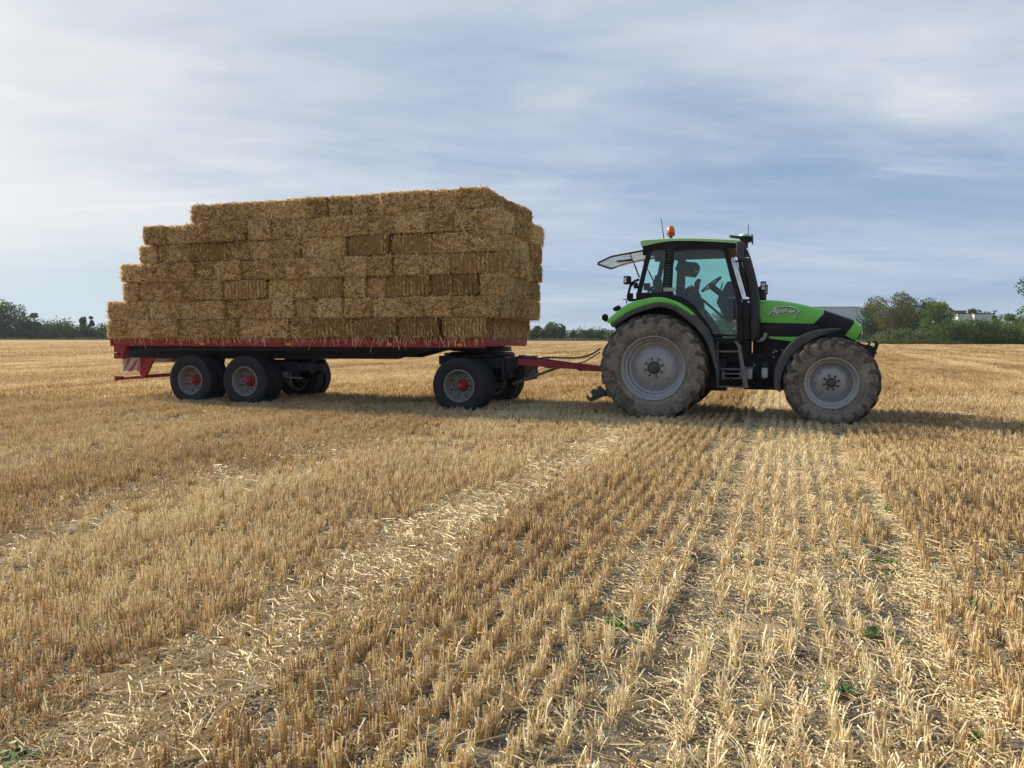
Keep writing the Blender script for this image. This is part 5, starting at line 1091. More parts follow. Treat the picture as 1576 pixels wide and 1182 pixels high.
def bale_mesh(kind, seed):
    """pressed block with knobbly skin and loose straw; kind: 'shaggy' or 'cut' (smooth sawn flakes)"""
    q = np.random.default_rng(seed); V = []; F = []; A = []
    nx, ny, nz = 26, 12, 10
    def surf(x, y, z):
        # soft corners, flake ridges every 9 cm along x, twine creases at y = +-0.12
        hx, hy, hz = BL / 2, BW / 2, BH / 2
        p = np.array([x, y, z]); e = np.array([x / hx, y / hy, z / hz]); k = np.sort(np.abs(e))
        ez = abs(e[2]); eh = max(abs(e[0]), abs(e[1])); el_ = min(abs(e[0]), abs(e[1]))
        rnd = max(0, (min(ez, eh) - .72)) * .26 + max(0, (min(eh, el_) - .80)) * .10
        p = p * (1 - rnd)
        fl = .010 * abs(math.sin(x * math.pi / .085 + seed)) if kind == 'cut' else .004 * math.sin(x * 60 + seed)
        nz_ = float(vnoise(x * 16 + seed, (y + z * 1.7) * 16, seed) - .5) * (.020 if kind == 'cut' else .045) + float(vnoise(x * 5, (y - z) * 5 + seed, seed + 9) - .5) * .03
        cr = 0
        if abs(abs(e[0]) - 1) > .02:
            for yt in (-.12, .12): cr += .016 * math.exp(-((y - yt) / .018) ** 2) * (abs(e[2]) > .9)
        n = p / np.array([hx, hy, hz]); m = np.abs(n).max(); nn = np.where(np.abs(n) > m * .93, np.sign(n), 0); nn = nn / (np.linalg.norm(nn) + 1e-6)
        return p + nn * (nz_ + fl - cr - .012)
    idx = {}
    def vid(i, j, k):
        if (i, j, k) not in idx:
            idx[(i, j, k)] = len(V); V.append(tuple(surf((i / nx - .5) * BL, (j / ny - .5) * BW, (k / nz - .5) * BH)))
        return idx[(i, j, k)]
    for i in range(nx):
        for j in range(ny):
            for k, fl in ((0, 1), (nz, 0)):
                f = (vid(i, j, k), vid(i + 1, j, k), vid(i + 1, j + 1, k), vid(i, j + 1, k)); F.append(f[::-1] if fl else f)
    for i in range(nx):
        for k in range(nz):
            for j, fl in ((0, 0), (ny, 1)):
                f = (vid(i, j, k), vid(i + 1, j, k), vid(i + 1, j, k + 1), vid(i, j, k + 1)); F.append(f[::-1] if fl else f)
    for j in range(ny):
        for k in range(nz):
            for i, fl in ((0, 1), (nx, 0)):
                f = (vid(i, j, k), vid(i, j + 1, k), vid(i, j + 1, k + 1), vid(i, j, k + 1)); F.append(f[::-1] if fl else f)
    nc = len(F); A = [0.0] * nc
    # loose straw over the six faces
    faces = [(0, -1), (0, 1), (1, -1), (1, 1), (2, -1), (2, 1)]; dims = (BL, BW, BH)
    for ax, sg in faces:
        u, v = [a for a in (0, 1, 2) if a != ax]; area = dims[u] * dims[v]
        dens = {'shaggy': 3300, 'cut': 1500}[kind] * (1 if ax != 2 else .45)
        for _ in range(int(area * dens)):
            cu, cv = q.uniform(-.5, .5) * dims[u], q.uniform(-.5, .5) * dims[v]; edge = max(abs(cu / dims[u]), abs(cv / dims[v])) * 2
            L = q.uniform(.03, .15) * (1.15 if kind == 'shaggy' else .6); w = q.uniform(.0024, .0070)
            if kind == 'cut' and ax == 1: cu = round(cu / .085) * .085 + q.normal(0, .006) if q.random() < .75 else cu; a = q.normal(math.pi / 2, .35); L *= 1.2
            else: a = q.uniform(0, math.pi) if q.random() < .55 else q.normal(0, .45)
            if edge > .92 and q.random() < .5: continue
            if ax != 2 and abs(cv) > dims[v] * .36: a = q.normal(0, .25); L *= .8
            if ax != 2 and abs(cu) > dims[u] * .46: L *= .7
            if q.random() < .10 and kind == 'shaggy': L *= 1.4
            lift = abs(q.normal(0, .16 if kind == 'shaggy' else .12)) + (.25 if q.random() < .05 else 0)
            d = np.zeros(3); d[u] = math.cos(a); d[v] = math.sin(a)
            if ax != 2 and q.random() < .25: d = np.array([0, 0, -1.0]) + d * .35
            n = np.zeros(3); n[ax] = sg; d = d + n * lift; d /= np.linalg.norm(d)
            p = np.zeros(3); p[u] = cu; p[v] = cv; p[ax] = sg * (dims[ax] / 2 - .018 + q.uniform(0, .020) - (max(0, abs(cv / dims[v]) * 2 - .78) * .15 if ax != 2 else max(0, edge - .8) * .1)); p = p - d * L * .45
            bend = n * L * q.uniform(-.22, .12) + q.normal(0, .07, 3) * L; side = np.cross(d, n + q.normal(0, .5, 3)); side /= np.linalg.norm(side) + 1e-9
            pts = [p, p + d * L * .5 - bend * .5, p + d * L + bend]; b = len(V)
            for i_, pt in enumerate(pts): ww = w * (1 if i_ < 2 else .5); V.append(tuple(pt - side * ww)); V.append(tuple(pt + side * ww))
            F += [(b, b + 1, b + 3, b + 2), (b + 2, b + 3, b + 5, b + 4)]; val = float(np.clip(q.beta(1.5, 1.9), 0, 1)) * (1 if kind == 'shaggy' else .85); A += [val, val]
    me = raw_mesh('bale_' + kind, [tuple(map(float, v)) for v in V], F, M['core'], {'rnd': ('FACE', A)})
    me.materials.append(M['bale_straw']); me.polygons.foreach_set('material_index', [0] * nc + [1] * (len(F) - nc)); me.update(); return me
def build_bales():
    shag = [bale_mesh('shaggy', 11 + i) for i in range(6)]; cut = [bale_mesh('cut', 31 + i) for i in range(3)]
    # seams between bales along the near side, read left to right for each layer from the deck up; c = dark cut face
    J = [[163, 199, 234, 274, 313, 364, 404, 444, 478, 'c', 551, 'c', 610, 'c', 678, 'c', 749],
         [166, 199, 230, 258, 307, 346, 385, 419, 452, 490, 530, 572, 616, 654, 695, 738, 767],
         [190, 214, 238, 266, 294, 345, 'c', 412, 445, 478, 'c', 530, 561, 592, 'c', 660, 'c', 740, 768],
         [187, 221, 262, 300, 335, 373, 411, 442, 474, 504, 532, 567, 607, 650, 692, 'c', 769],
         [211, 240, 290, 'c', 355, 384, 413, 463, 534, 'c', 603, 'c', 672, 724, 768],
         [224, 254, 281, 310, 343, 380, 417, 455, 492, 530, 565, 608, 652, 697, 740, 768],
         [291, 333, 364, 395, 438, 473, 505, 538, 585, 625, 661, 705, 746]]
    ordinal = ['first', 'second', 'third', 'fourth', 'fifth', 'sixth', 'seventh', 'eighth', 'ninth', 'tenth', 'eleventh', 'twelfth', 'thirteenth', 'fourteenth', 'fifteenth', 'sixteenth', 'seventeenth', 'eighteenth']
    layer = ['bottom layer', 'second layer', 'third layer', 'fourth layer', 'fifth layer', 'sixth layer', 'top layer']
    q = random.Random(9); W2 = 1.36; H = .384; z0 = DECK_Z
    tops = []
    def put(me, c, size, cross, yaw, label, group, roll=0):
        o = bpy.data.objects.new('straw_bale', me); COL.objects.link(o); lx, ly, lz = size
        flip = q.choice((0, math.pi))
        if cross: o.scale = (ly / BL, lx / BW, lz / BH); rz = math.pi / 2
        else: o.scale = (lx / BL, ly / BW, lz / BH); rz = 0
        o.location = RF.o + RF.R @ Vector(c); o.rotation_euler = (q.gauss(0, .012) + roll, q.gauss(0, .012), RF.yaw + rz + flip + yaw)
        tag(o, label, 'straw bale', group); return o
    G = 'straw bales stacked on the flatbed trailer'
    for li, row in enumerate(J):
        pts = []; kinds = []
        for k in row:
            if k == 'c': kinds[-1] = 'cut'
            else: pts.append(k); kinds.append('shaggy')
        zc = z0 + H * (li + .5); vrow = 516 - (zc - CAM_H) * 80
        xs = [RF.p(px, vrow, -W2)[0] for px in pts]; n = len(xs) - 1; base = XF + (.02 if li < 6 else 0)
        over = [0, .02, .03, .05, .03, .02, -.05][li] if False else 0
        for i in range(n):
            w = xs[i + 1] - xs[i]; cross = w < .68; dep = 1.0 if cross else .5; kd = kinds[i]
            me = q.choice(cut if kd == 'cut' else shag); yo = q.uniform(-.06, .05) - (.0 if li not in (3, 5) else .02)
            xm = (xs[i] + xs[i + 1]) / 2
            if i == n - 1: w += .02
            lab = '%sstraw bale, %s from the left on the near side of the %s' % ('dark-faced ' if kd == 'cut' else '', ordinal[i], layer[li])
            put(me, (xm, -W2 + dep / 2 + yo, zc), (w * (q.uniform(.885, .94) if q.random() < .4 else q.uniform(.97, 1.01)), dep, H * q.uniform(.97, 1.02)), cross, q.gauss(0, .03), lab, G)
        xl, xe = xs[0], xs[-1]
        # bales across the front end, from the near corner back
        near = 1.0 if (xs[-1] - xs[-2]) < .68 else .5
        cols = [.95, .90] if near == 1.0 else [.55, .95, .85]
        if li in (1, 3): cols = [.55, .5, .42, .5] if near < .9 else [.5, .5, .5, .42]
        tot = sum(cols); sc = (2.74 - near + [.0, .02, .04, .10, .02, .10, .10][li]) / tot; y = -W2 + near
        for k, cw in enumerate(cols):
            cw *= sc; fx = q.uniform(-.03, .03); cr = cw > .7
            lx = .52 if cr else 1.0; nm = ['next to the near corner', 'second from the near corner', 'third from the near corner', 'fourth from the near corner'][k]
            lab = 'straw bale in the front end of the %s, %s' % (layer[li], nm)
            me = q.choice(shag if q.random() < .8 else cut)
            put(me, (xe - lx / 2 + fx, y + cw / 2, zc), (lx, cw * 1.015, H * 1.03), cr, q.gauss(0, .02), lab, G); y += cw
            if k == 0: xin = xe - lx
        # the body of the stack behind: crosswise bales, two deep
        x = xe - 1.02; yb = -W2 + 1.0 
        xx = xl + .25; m = 0
        while xx < x:
            for (ya, yz) in (((-W2 + 1.0, .48), (.48, W2 + .02)) if li == 6 else ((.48, W2 + .02),)):
                put(q.choice(shag), (xx, (ya + yz) / 2, zc), (.5, (yz - ya), H * 1.02), True, q.gauss(0, .01), 'straw bale behind the near row of the stack, hidden from this side', 'straw bales behind the near side of the stack')
            xx += .50
    # a few fallen wisps over the rail and on the deck edge
    b = []; F = []; A = []; r = np.random.default_rng(5)
    for i in range(520):
        x = r.uniform(XR + .1, XF); y = -W2 + r.uniform(-.02, .12); z = DECK_Z + .03 + r.uniform(0, .03); L = r.uniform(.05, .20) * (1.5 if r.random() < .08 else 1); dx = r.normal(0, .6); w = r.uniform(.002, .004)
        d = np.array([dx, -.25 + r.normal(0, .15), -1 if r.random() < .7 else .4]); d /= np.linalg.norm(d); p = np.array([x, y - .02, z]); p2 = p + d * L * .5 + np.array([0, -.015, .0]); p3 = p + d * L + np.array([0, 0, -.03]); k = len(b)
        for pp in (p, p2, p3): b += [tuple(pp + np.array([w, 0, 0])), tuple(pp - np.array([w, 0, 0.002]))]
        F += [(k, k + 1, k + 3, k + 2), (k + 2, k + 3, k + 5, k + 4)]; A += [r.uniform(.2, 1)] * 2
    me = raw_mesh('hanging_straw', [tuple(map(float, v)) for v in b], F, M['bale_straw'], {'rnd': ('FACE', A)}); o = bpy.data.objects.new('hanging_straw', me); COL.objects.link(o); o.location = RF.o; o.rotation_euler = (0, 0, RF.yaw); tag(o, 'loose wisps of straw hanging over the red deck rail', kind='stuff')
build_bales()

# ------------------------------------------------------------------ beyond the field
def leaf_mat(name, c0, c1):
    m = bpy.data.materials.new(name); m.use_nodes = True; g = NT(m.node_tree); g.n.clear()
    a = g.new('ShaderNodeAttribute', attribute_name='rnd').outputs['Fac']
    P = g.new('ShaderNodeNewGeometry').outputs['Position']
    f = g.math('ADD', a, g.math('MULTIPLY_ADD', g.noise(P, .35, 3), .9, -.45)); c = g.mix(f, c0, c1)
    d = g.new('ShaderNodeBsdfDiffuse'); g.put(d.inputs[0], c); t = g.new('ShaderNodeBsdfTranslucent'); g.put(t.inputs[0], c)
    mx = g.new('ShaderNodeMixShader'); mx.inputs[0].default_value = .3; g.l.new(d.outputs[0], mx.inputs[1]); g.l.new(t.outputs[0], mx.inputs[2])
    o = g.new('ShaderNodeOutputMaterial'); g.l.new(mx.outputs[0], o.inputs[0]); return m
LF = {'dark': leaf_mat('dark_foliage', (0.014, 0.034, 0.012), (0.062, 0.108, 0.034)), 'mid': leaf_mat('green_foliage', (0.034, 0.072, 0.018), (0.125, 0.190, 0.050)),
      'light': leaf_mat('light_green_foliage', (0.06, 0.12, 0.028), (0.18, 0.27, 0.085)), 'olive': leaf_mat('olive_foliage', (0.055, 0.068, 0.018), (0.165, 0.165, 0.055)),
      'grey': leaf_mat('grey_green_foliage', (0.06, 0.085, 0.036), (0.16, 0.19, 0.09)), 'dry': leaf_mat('dry_grass', (0.10, 0.095, 0.04), (0.28, 0.23, 0.11)), 'verge': leaf_mat('verge_grass', (0.045, 0.075, 0.02), (0.16, 0.19, 0.06))}
M['bark'] = mat('pale_bark', (0.14, 0.12, 0.09), .9, nscale=3, bump=.4); M['bark_dark'] = mat('dark_bark', (0.05, 0.042, 0.032), .9, nscale=3, bump=.4)
def leaves(blobs, n, size, seed, hollow=.5):
    """leaf sprays through the volume of the blobs (x, y, z, rx, ry, rz), thicker towards their skins"""
    q = np.random.default_rng(seed); vol = np.array([b[3] * b[4] * b[5] for b in blobs]) ** .8; cnt = q.multinomial(n, vol / vol.sum()); C = []; Va = []
    for b, c in zip(blobs, cnt):
        d = q.normal(0, 1, (c, 3)); d /= np.linalg.norm(d, axis=1)[:, None]; rad = q.uniform(hollow, 1.0, c) ** .6
        lump = .78 + .5 * vnoise(np.arctan2(d[:, 1], d[:, 0]) * 2.2 + seed, d[:, 2] * 3.1 + seed, seed); rad = rad * lump
        C.append(np.array(b[:3]) + d * rad[:, None] * np.array(b[3:6])); Va.append(np.full(c, q.uniform(.1, .6)) + q.uniform(-.25, .35, c))
    C = np.concatenate(C); Va = np.concatenate(Va); m = len(C); s = size * q.uniform(.5, 1.3, m)
    u = q.normal(0, 1, (m, 3)); u /= np.linalg.norm(u, axis=1)[:, None]; w = q.normal(0, 1, (m, 3)); w -= (w * u).sum(1)[:, None] * u; w /= np.linalg.norm(w, axis=1)[:, None]
    V = np.empty((m, 4, 3)); V[:, 0] = C - u * s[:, None] * .5; V[:, 1] = C + w * s[:, None] * .34; V[:, 2] = C + u * s[:, None] * .55; V[:, 3] = C - w * s[:, None] * .36
    keep = V[:, :, 2].min(1) > -.05; V = V[keep]; Va = Va[keep]; m = len(V)
    return V.reshape(-1, 3), np.arange(m * 4).reshape(m, 4), Va
def tree(x, y, h, wd, lf, label, seed, cat='tree', name='tree', trunk=.25, n=3800, size=None, bark='bark_dark', low=.22, shape='round', group='trees beyond the field'):
    q = random.Random(seed); T = empty(name, (x, y, 0), q.uniform(0, 6.28)); tag(T, label, cat, group); size = size or .0026 * y
    b = MB(); tr = max(.06, h * .018 * (trunk / .25)); top = Vector((q.gauss(0, .03) * h, q.gauss(0, .03) * h, h * .62)); b.tube([(0, 0, -.1), (top.x * .3, top.y * .3, h * .25), (top.x * .7, top.y * .7, h * .45), top], [tr * 1.25, tr, tr * .7, tr * .25], 8)
    blobs = []
    nb = 26
    if shape == 'column': nb = 13
    for k in range(nb):
        a = q.uniform(0, 6.28); f = q.random()
        if shape == 'round': z = h * (low + (1 - low) * (.12 + .76 * f)); rmax = wd / 2 * math.sqrt(max(.05, 1 - ((z / h - (1 + low) / 2) / ((1 - low) / 2)) ** 2)); s = wd * q.uniform(.13, .24)
        elif shape == 'column': z = h * (low + (1 - low) * (.05 + .9 * f)); rmax = wd / 2 * (1.35 - 1.0 * f); s = wd * q.uniform(.16, .36)
        else: z = h * q.uniform(.15, .8); rmax = wd / 2 * .8; s = h * q.uniform(.18, .32)
        r = max(0, rmax - s * .6) * math.sqrt(q.uniform(.15, 1)); c = (math.cos(a) * r, math.sin(a) * r, z); sz = s * q.uniform(.6, .95)
        z_ = min(c[2], h - sz); blobs.append((c[0], c[1], z_, s, s, sz))
        st = Vector((top.x * z / h, top.y * z / h, max(h * .15, min(z * .72, h * .55))))
        b.tube([st, st.lerp(Vector(c), .55) + Vector((0, 0, .03 * h)), (c[0], c[1], z_ + sz * .4)], [tr * .38, tr * .22, tr * .07], 5, cap=False)
    b.obj('trunk', M[bark], T)
    V, F, A = leaves(blobs, n, size, seed); o = bpy.data.objects.new('crown', raw_mesh('crown', V, F, LF[lf], {'rnd': ('FACE', A)})); COL.objects.link(o); o.parent = T
    return T
def hedge(name, label, x0, y0, x1, y1, h, dep, lf, seed, n=9000, cat='hedge', size=None, rough=.5, group=None):
    q = random.Random(seed); L = math.hypot(x1 - x0, y1 - y0); T = empty(name, (x0, y0, 0), math.atan2(y1 - y0, x1 - x0)); tag(T, label, cat, group); bl = []; x = 0
    while x < L:
        s = h * q.uniform(.35, .6); hh = h * (1 - rough * .5 + rough * q.random()); bl.append((x, q.uniform(-.25, .25) * dep, hh - s * .8, s * q.uniform(.8, 1.5), dep * .5, s * .8)); bl.append((x + q.uniform(-.5, .5) * h, q.uniform(-.3, .3) * dep, hh * .35, s * 1.3, dep * .6, hh * .42)); x += h * q.uniform(.22, .42)
    V, F, A = leaves(bl, n, size or .0022 * (y0 + y1) / 2, seed, .2); o = bpy.data.objects.new('foliage', raw_mesh('foliage', V, F, LF[lf], {'rnd': ('FACE', A)})); COL.objects.link(o); o.parent = T
    b = MB(); x = .5
    while x < L: b.tube([(x, 0, -.1), (x + q.gauss(0, .2), q.gauss(0, .2), h * .3), (x + q.gauss(0, .5), q.gauss(0, .4), h * .7)], [.07, .05, .02], 5); x += h * .5
    o = b.obj('stem', M['bark_dark'], T); o['kind'] = 'stuff'
    return T
def wx(px, Y): return (px - 788) / FPX * Y
def hz(row, Y): return CAM_H + (516 - row) / FPX * Y
YL, YM, YR = 255, 200, 118
# land beyond the field: a strip of rough ground and the low hill on the skyline
def land_mat(name, a, b_, sc):
    m = bpy.data.materials.new(name); m.use_nodes = True; g = NT(m.node_tree); P = g.new('ShaderNodeNewGeometry').outputs['Position']
    g.put(g.n['Principled BSDF'].inputs['Base Color'], g.mix(g.ramp(g.noise(P, sc, 5, .6), [(.38, 0.), (.62, 1.)]), a, b_)); g.n['Principled BSDF'].inputs['Roughness'].default_value = 1; g.n['Principled BSDF'].inputs['Specular IOR Level'].default_value = .05; return m
def sheet_obj(name, pts, z, m, label):
    b = MB(); b.add([(x, y, z) for x, y in pts], [tuple(range(len(pts)))]); o = b.obj(name, m, smooth=0, fix=False); tag(o, label, kind='structure'); return o
pasture = land_mat('rough_pasture', (.035, .055, .018), (.10, .11, .045), .02)
sheet_obj('pasture', [(-420, YL + 3), (-60, YL - 20), (30, YM + 4), (70, YR + 40), (62, YR + 8), (200, YR - 6), (4000, 60), (6000, 6000), (-6000, 6000), (-6000, YL + 60)], .02, pasture, 'pasture and rough land beyond the hedges')
sheet_obj('lawn', [(wx(1318, 135), 128), (wx(1375, 150), 121), (wx(1400, 210), 190), (wx(1310, 210), 190)], .05, land_mat('mown_grass', (.05, .13, .02), (.09, .17, .03), .2), 'mown green grass strip beside the tree on the right of the tractor')
def hill(name, px0, px1, top, Y, seed, m, label):
    b = MB(); rows = []; n = 60
    for i in range(n + 1):
        f = i / n; x = wx(px0 + (px1 - px0) * f, Y); e = math.sin(math.pi * min(1, max(0, f))) ** .5; zt = hz(top, Y) * e * (.85 + .3 * float(vnoise(f * 9, seed))); rows.append([(x, Y - 260, 0), (x, Y - 120, zt * .55), (x, Y, zt), (x * 1.1, Y + 300, zt * .7), (x * 1.2, Y + 700, 0)])
    b.sheet(rows); o = b.obj(name, m, smooth=60); tag(o, label, kind='structure')
hm = land_mat('wooded_hill', (.020, .038, .018), (.055, .075, .032), .012)
hill('hill', 560, 1500, 507.5, 1700, 3, hm, 'low wooded hill far behind the hedges'); hill('hill', -700, 320, 508, 2100, 8, hm, 'low wooded hill far off on the left')
# left hedge and trees
hedge('hedge', 'dense dark hedge along the far field edge left of the trailer', wx(-220, YL), YL + 14, wx(420, YL), YL - 20, 4.6, 4, 'dark', 1, n=26000, size=.55)
hedge('shrub_row', 'paler shrubs overtopping the hedge at the left edge of the field', wx(-60, YL), YL + 16, wx(95, YL), YL + 5, 6.6, 5, 'mid', 2, n=6500, size=.6, rough=.7, cat='shrubs')
for i, (px, top, w, lf, shp, lab, low) in enumerate([
    (10, 459, 11.5, 'mid', 'round', 'tall open-crowned tree at the far left edge, sky showing through it', .25), (-25, 466, 10, 'mid', 'round', 'tree behind the tall open-crowned one at the far left', .2),
    (33, 487, 6.5, 'mid', 'bush', 'bushy tree just right of the tall open-crowned tree', .1), (45, 483, 4.5, 'dark', 'round', 'darker upper of the bushy trees above the left hedge', .1), (52, 481, 4.2, 'dark', 'column', 'dark pointed tree standing highest above the left hedge shrubs', .1), (70, 492, 6, 'mid', 'bush', 'rounded low tree sloping down to the hedge on the left', .1),
    (87, 496, 3.5, 'mid', 'bush', 'small bush showing over the hedge, left of the pale tree', .1), (104, 493, 5, 'grey', 'bush', 'pale grey-green low tree over the left hedge', .1), (124, 489, 3.2, 'dark', 'column', 'left shoulder of the dark narrow tree pair near the bales', .1), (130, 482.5, 2.9, 'dark', 'column', 'taller of two dark narrow trees near the bale stack', .05), (139.5, 486, 2.3, 'dark', 'column', 'thinner narrow tree closest to the bale stack on the left', .3), (155, 500, 4, 'mid', 'bush', 'low bush over the hedge right beside the bale stack', .1)]):
    tree(wx(px, YL + 4), YL + 4 + i % 3, hz(top, YL), w, lf, lab, 50 + i, shape=shp, n=5200 if w > 8 else 1500, size=.5 if w > 8 else .45, low=low, group=None)
# middle hedge and trees
hedge('hedge', 'dark hedge between the trailer and the tractor along the field edge', wx(420, YM), YM + 26, wx(1330, YM), YM - 22, 3.0, 3, 'dark', 4, n=24000, size=.42, rough=.6)
for i, (px, top, w, lf, shp, lab) in enumerate([(826, 501, 2.6, 'mid', 'round', 'round small tree close to the front of the bale stack'), (838, 503.5, 3.4, 'mid', 'bush', 'low pale tree left of the big one behind the drawbar'), (854, 495, 5.6, 'mid', 'round', 'largest tree above the hedge behind the drawbar'), (866, 499, 2.0, 'dark', 'round', 'small round-topped tree right of the large one behind the drawbar'),
    (882, 508.5, 1.8, 'dark', 'column', 'tiny pointed tree in the gap of the hedge behind the drawbar'), (896, 507, 3.2, 'mid', 'bush', 'bushy tree in the hedge, centre between trailer and tractor'), (909, 505.5, 2.4, 'grey', 'round', 'pale round tree near the tractor rear wheel, over the hedge'), (924, 508, 3.4, 'mid', 'bush', 'dark bush in the hedge right behind the tractor rear tyre'), (816, 507, 3.4, 'dark', 'bush', 'dark bush in the hedge touching the bale stack outline')]):
    tree(wx(px, YM + 3), YM + 3 + i % 2, hz(top, YM), w, lf, lab, 80 + i, shape=shp, n=2600 if w > 5 else 1100, size=.36, low=.15, group=None)
# right side: trees, bushes, hedge, buildings
YT = 132
for (px, Y, top, w, lf, shp, lab, low, n, tr, bk) in [
    (1371, 128, 448.5, 8.6, 'olive', 'round', 'large olive-brown tree with pale trunk right of the tractor nose', .30, 9500, .22, 'bark'),
    (1341, 150, 463, 5.4, 'dark', 'round', 'dark tree against the grey hall, left of the olive-brown tree', .05, 4200, .25, 'bark_dark'), (1352, 152, 478, 6.5, 'dark', 'bush', 'dark undergrowth tree below the olive-brown crown', .02, 3500, .2, 'bark_dark'),
    (1410, 146, 456.5, 9.5, 'dark', 'round', 'big dark tree right behind the olive-brown one', .08, 9500, .3, 'bark'), (1437, 150, 462, 7.0, 'dark', 'round', 'dark tree behind the light green poplar-like tree', .05, 6500, .3, 'bark'), (1392, 148, 470, 7, 'dark', 'bush', 'dark understorey between the two big trees on the right', .02, 4500, .3, 'bark_dark'),
    (1440, 122, 463, 4.6, 'light', 'round', 'light green slender-stemmed tree in front of the dark trees', .18, 6000, .14, 'bark'), (1424, 120, 486, 3.0, 'light', 'round', 'small light green tree left of the light slender one', .1, 2200, .12, 'bark'),
    (1462, 128, 476, 3.2, 'mid', 'column', 'narrow green tree left of the low pale building', .05, 2400, .2, 'bark_dark'), (1470, 126, 492, 3.4, 'mid', 'bush', 'green bush before the left end of the pale building', .02, 1800, .2, 'bark_dark'),
    (1558, 116, 477, 3.0, 'mid', 'round', 'dark rounded tree above the right hedge, right of the pale building', .05, 2600, .2, 'bark_dark'), (1529, 160, 475, 1.9, 'dark', 'column', 'narrow dark tree at the right end of the pale building', .05, 1000, .2, 'bark_dark'), (1539, 158, 482, 2.6, 'mid', 'bush', 'low tree just right of the narrow dark one by the building', .02, 1000, .2, 'bark_dark'),
    (1574, 112, 480, 3.4, 'mid', 'round', 'green tree at the right edge above the hedge', .05, 2600, .2, 'bark_dark'), (1167, 150, 466, 6, 'dark', 'round', 'tree behind the tractor exhaust pipe', .05, 3500, .2, 'bark_dark'), (1112, 150, 474, 7, 'mid', 'bush', 'trees seen through the lower cab door glass, right of the steering wheel', .02, 3500, .2, 'bark_dark'), (1138, 151, 470, 6, 'dark', 'round', 'tree behind the front cab pillar', .02, 3500, .2, 'bark_dark'), (1608, 70, 415, 5.4, 'mid', 'round', 'nearer tree at the right edge with branches reaching into view', .12, 5200, .3, 'bark_dark')]:
    tree(wx(px, Y), Y, hz(top, Y), w, lf, lab, int(px), shape=shp, n=n, size=.21 if Y < 135 else .28, low=low, trunk=tr, bark=bk, group=None)
for (px0, px1, Y, h, dp, lf, n, lab, sd_) in [(1355, 1418, YR + 1, 2.1, 3, 'grey', 6500, 'rounded grey-green bush in front of the olive-brown tree', 11), (1402, 1470, YR, 1.35, 2, 'olive', 3500, 'low weedy scrub at the foot of the light green tree', 12),
    (1452, 1520, YR - 3, 3.4, 3, 'mid', 9500, 'bushy green hedge below the pale building', 13), (1500, 1600, YR - 5, 3.5, 3, 'mid', 12000, 'taller green hedge running to the right edge', 14), (1425, 1480, YR + 4, 3.0, 2, 'mid', 5500, 'green shrubs under the light green tree', 15), (1600, 1900, YR - 10, 4.5, 3, 'mid', 9000, 'hedge continuing past the right edge', 16)]:
    hedge('bush_row' if h < 3.3 else 'hedge', lab, wx(px0, Y), Y, wx(px1, Y - 3), Y - 3, h, dp, lf, sd_, n=n, size=.21, cat='bush' if h < 3.3 else 'hedge')
def verge(name, label, px0, px1, Y0, Y1, h, n, lf, seed):
    q = np.random.default_rng(seed); f = q.random(n); px = px0 + (px1 - px0) * f; Y = Y0 + (Y1 - Y0) * f + q.uniform(-.8, .8, n); X = (px - 788) / FPX * Y; hh = h * q.uniform(.4, 1.2, n) * (.6 + .8 * vnoise(px * .12, f * 0, seed)); lx, ly = q.normal(0, .12, n), q.normal(0, .12, n); w = q.uniform(.03, .09, n); Z0 = np.zeros(n)
    V = np.stack([np.stack([X - w, Y, Z0], 1), np.stack([X + w, Y, Z0], 1), np.stack([X + lx, Y + ly, hh], 1)], 1).reshape(-1, 3); me = raw_mesh(name, V, np.arange(n * 3).reshape(n, 3), LF[lf], {'rnd': ('FACE', q.uniform(0, 1, n))}); o = bpy.data.objects.new(name, me); COL.objects.link(o); tag(o, label, kind='stuff')
verge('verge_grass', 'rough green grass along the field edge under the right hedge', 1350, 1950, YR - 2.5, YR - 14, .8, 18000, 'verge', 1)
verge('dry_grass', 'dry tall grass tufts before the right hedge', 1480, 1900, YR - 2, YR - 13, .9, 4000, 'dry', 2)
verge('verge_grass', 'rough grass at the foot of the far hedges', -200, 1330, YL - 3, YM - 26, .7, 9000, 'verge', 3)
# buildings
def building(name, label, cat, px0, px1, rtop, Y, depth, walls, panels, opens, sun_strip=None):
    T = empty(name, (wx((px0 + px1) / 2, Y), Y, 0), R(-4)); tag(T, label, cat); w = wx(px1, Y) - wx(px0, Y); h = hz(rtop, Y)
    b = MB(); b.span(-w / 2, w / 2, 0, depth, -.2, h, 0); b.obj('wall', walls, T, smooth=0)
    b = MB(); b.span(-w / 2 - .15, w / 2 + .15, -.15, depth + .15, h, h + .28, .03); b.obj('roof', M['alu'] if 'hall' in name else M['flare'], T)
    n = panels
    for k in range(n):
        x0 = -w / 2 + w * k / n; b = MB(); b.span(x0 + .04, x0 + w / n - .04, -.06, .05, .1, h - .06, .01); b.obj('wall_panel', walls, T)
    for (f, wd_, z0, z1) in opens:
        x = -w / 2 + w * f; b = MB(); b.span(x - wd_ / 2, x + wd_ / 2, -.10, .02, z0, z1, .01); o = b.obj('window', M['black'], T); b = MB(); b.span(x - wd_ / 2 + .08, x + wd_ / 2 - .08, -.115, -.105, z0 + .08, z1 - .08, 0); b.obj('pane', M['lens_dark'], o)
    return T
M['lens_dark'] = mat('dark_window', (.03, .035, .04), .15)
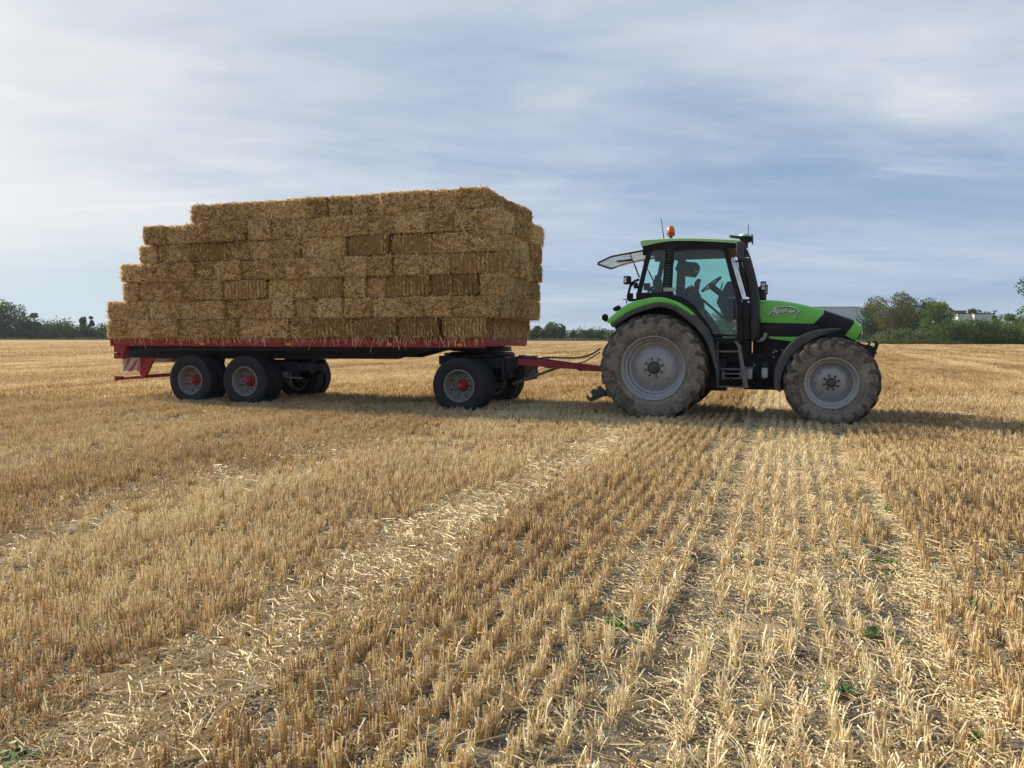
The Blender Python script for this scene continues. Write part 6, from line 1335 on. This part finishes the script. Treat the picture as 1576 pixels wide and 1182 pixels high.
M['hall'] = mat('pale_grey_cladding', (.46, .48, .49), .6, nscale=.3); M['concrete'] = mat('pale_render', (.58, .55, .49), .8, nscale=.4); M['bluebox'] = mat('dark_blue_cladding', (.05, .06, .10), .6)
building('industrial_hall', 'large pale grey industrial hall behind the tractor nose', 'building', 1180, 1318, 473.5, 270, 40, M['hall'], 4, [])
building('industrial_hall', 'slightly darker grey hall section by the dark tree', 'building', 1318.5, 1375, 474.5, 268, 40, M['hall'], 3, [])
b1 = building('low_building', 'low pale building with small dark windows behind the right hedge, left half', 'building', 1472, 1497, 483.5, 210, 15, M['concrete'], 3, [(.33, 1.6, 1.5, 4.6)])
b2 = building('low_building', 'low pale building behind the right hedge, brighter right half', 'building', 1497.4, 1527, 483.8, 208, 15, M['concrete'], 3, [(.36, 1.8, 1.0, 4.8)])
building('blue_block', 'dark blue flat-roofed block rising behind the pale building', 'building', 1466, 1484, 479.5, 235, 10, M['bluebox'], 2, [(.42, .7, 5.6, 6.2), (.62, .7, 5.6, 6.2)])
for i, (px, top, w, lab) in enumerate([(1493, 475.5, 3.5, 'pointed dark conifer behind the pale building, left of the pair'), (1498, 477.5, 2.5, 'small pointed conifer right beside the taller one behind the building'), (1506, 475, 5, 'dark pointed tree behind the bright half of the building'), (1517, 477.5, 12, 'wide dark tree crown showing over the bright building roof')]):
    tree(wx(px, 250), 250 + i, hz(top, 250), w, 'dark', lab, 300 + i, shape='column' if w < 6 else 'round', n=1300, size=.5, low=.1, group=None)
# thin air over the whole place
def haze():
    b = MB(); b.span(-2600, 2600, -400, 3000, -1.5, 34, 0); m = bpy.data.materials.new('thin_air'); m.use_nodes = True; g = NT(m.node_tree); g.n.clear()
    v = g.new('ShaderNodeVolumePrincipled'); v.inputs['Color'].default_value = (.82, .89, 1, 1); v.inputs['Density'].default_value = HAZE; o = g.new('ShaderNodeOutputMaterial'); g.l.new(v.outputs[0], o.inputs['Volume'])
    h = b.obj('haze', m, smooth=0); tag(h, 'thin summer haze over the fields', kind='stuff')
HAZE = .00018
if HAZE: haze()
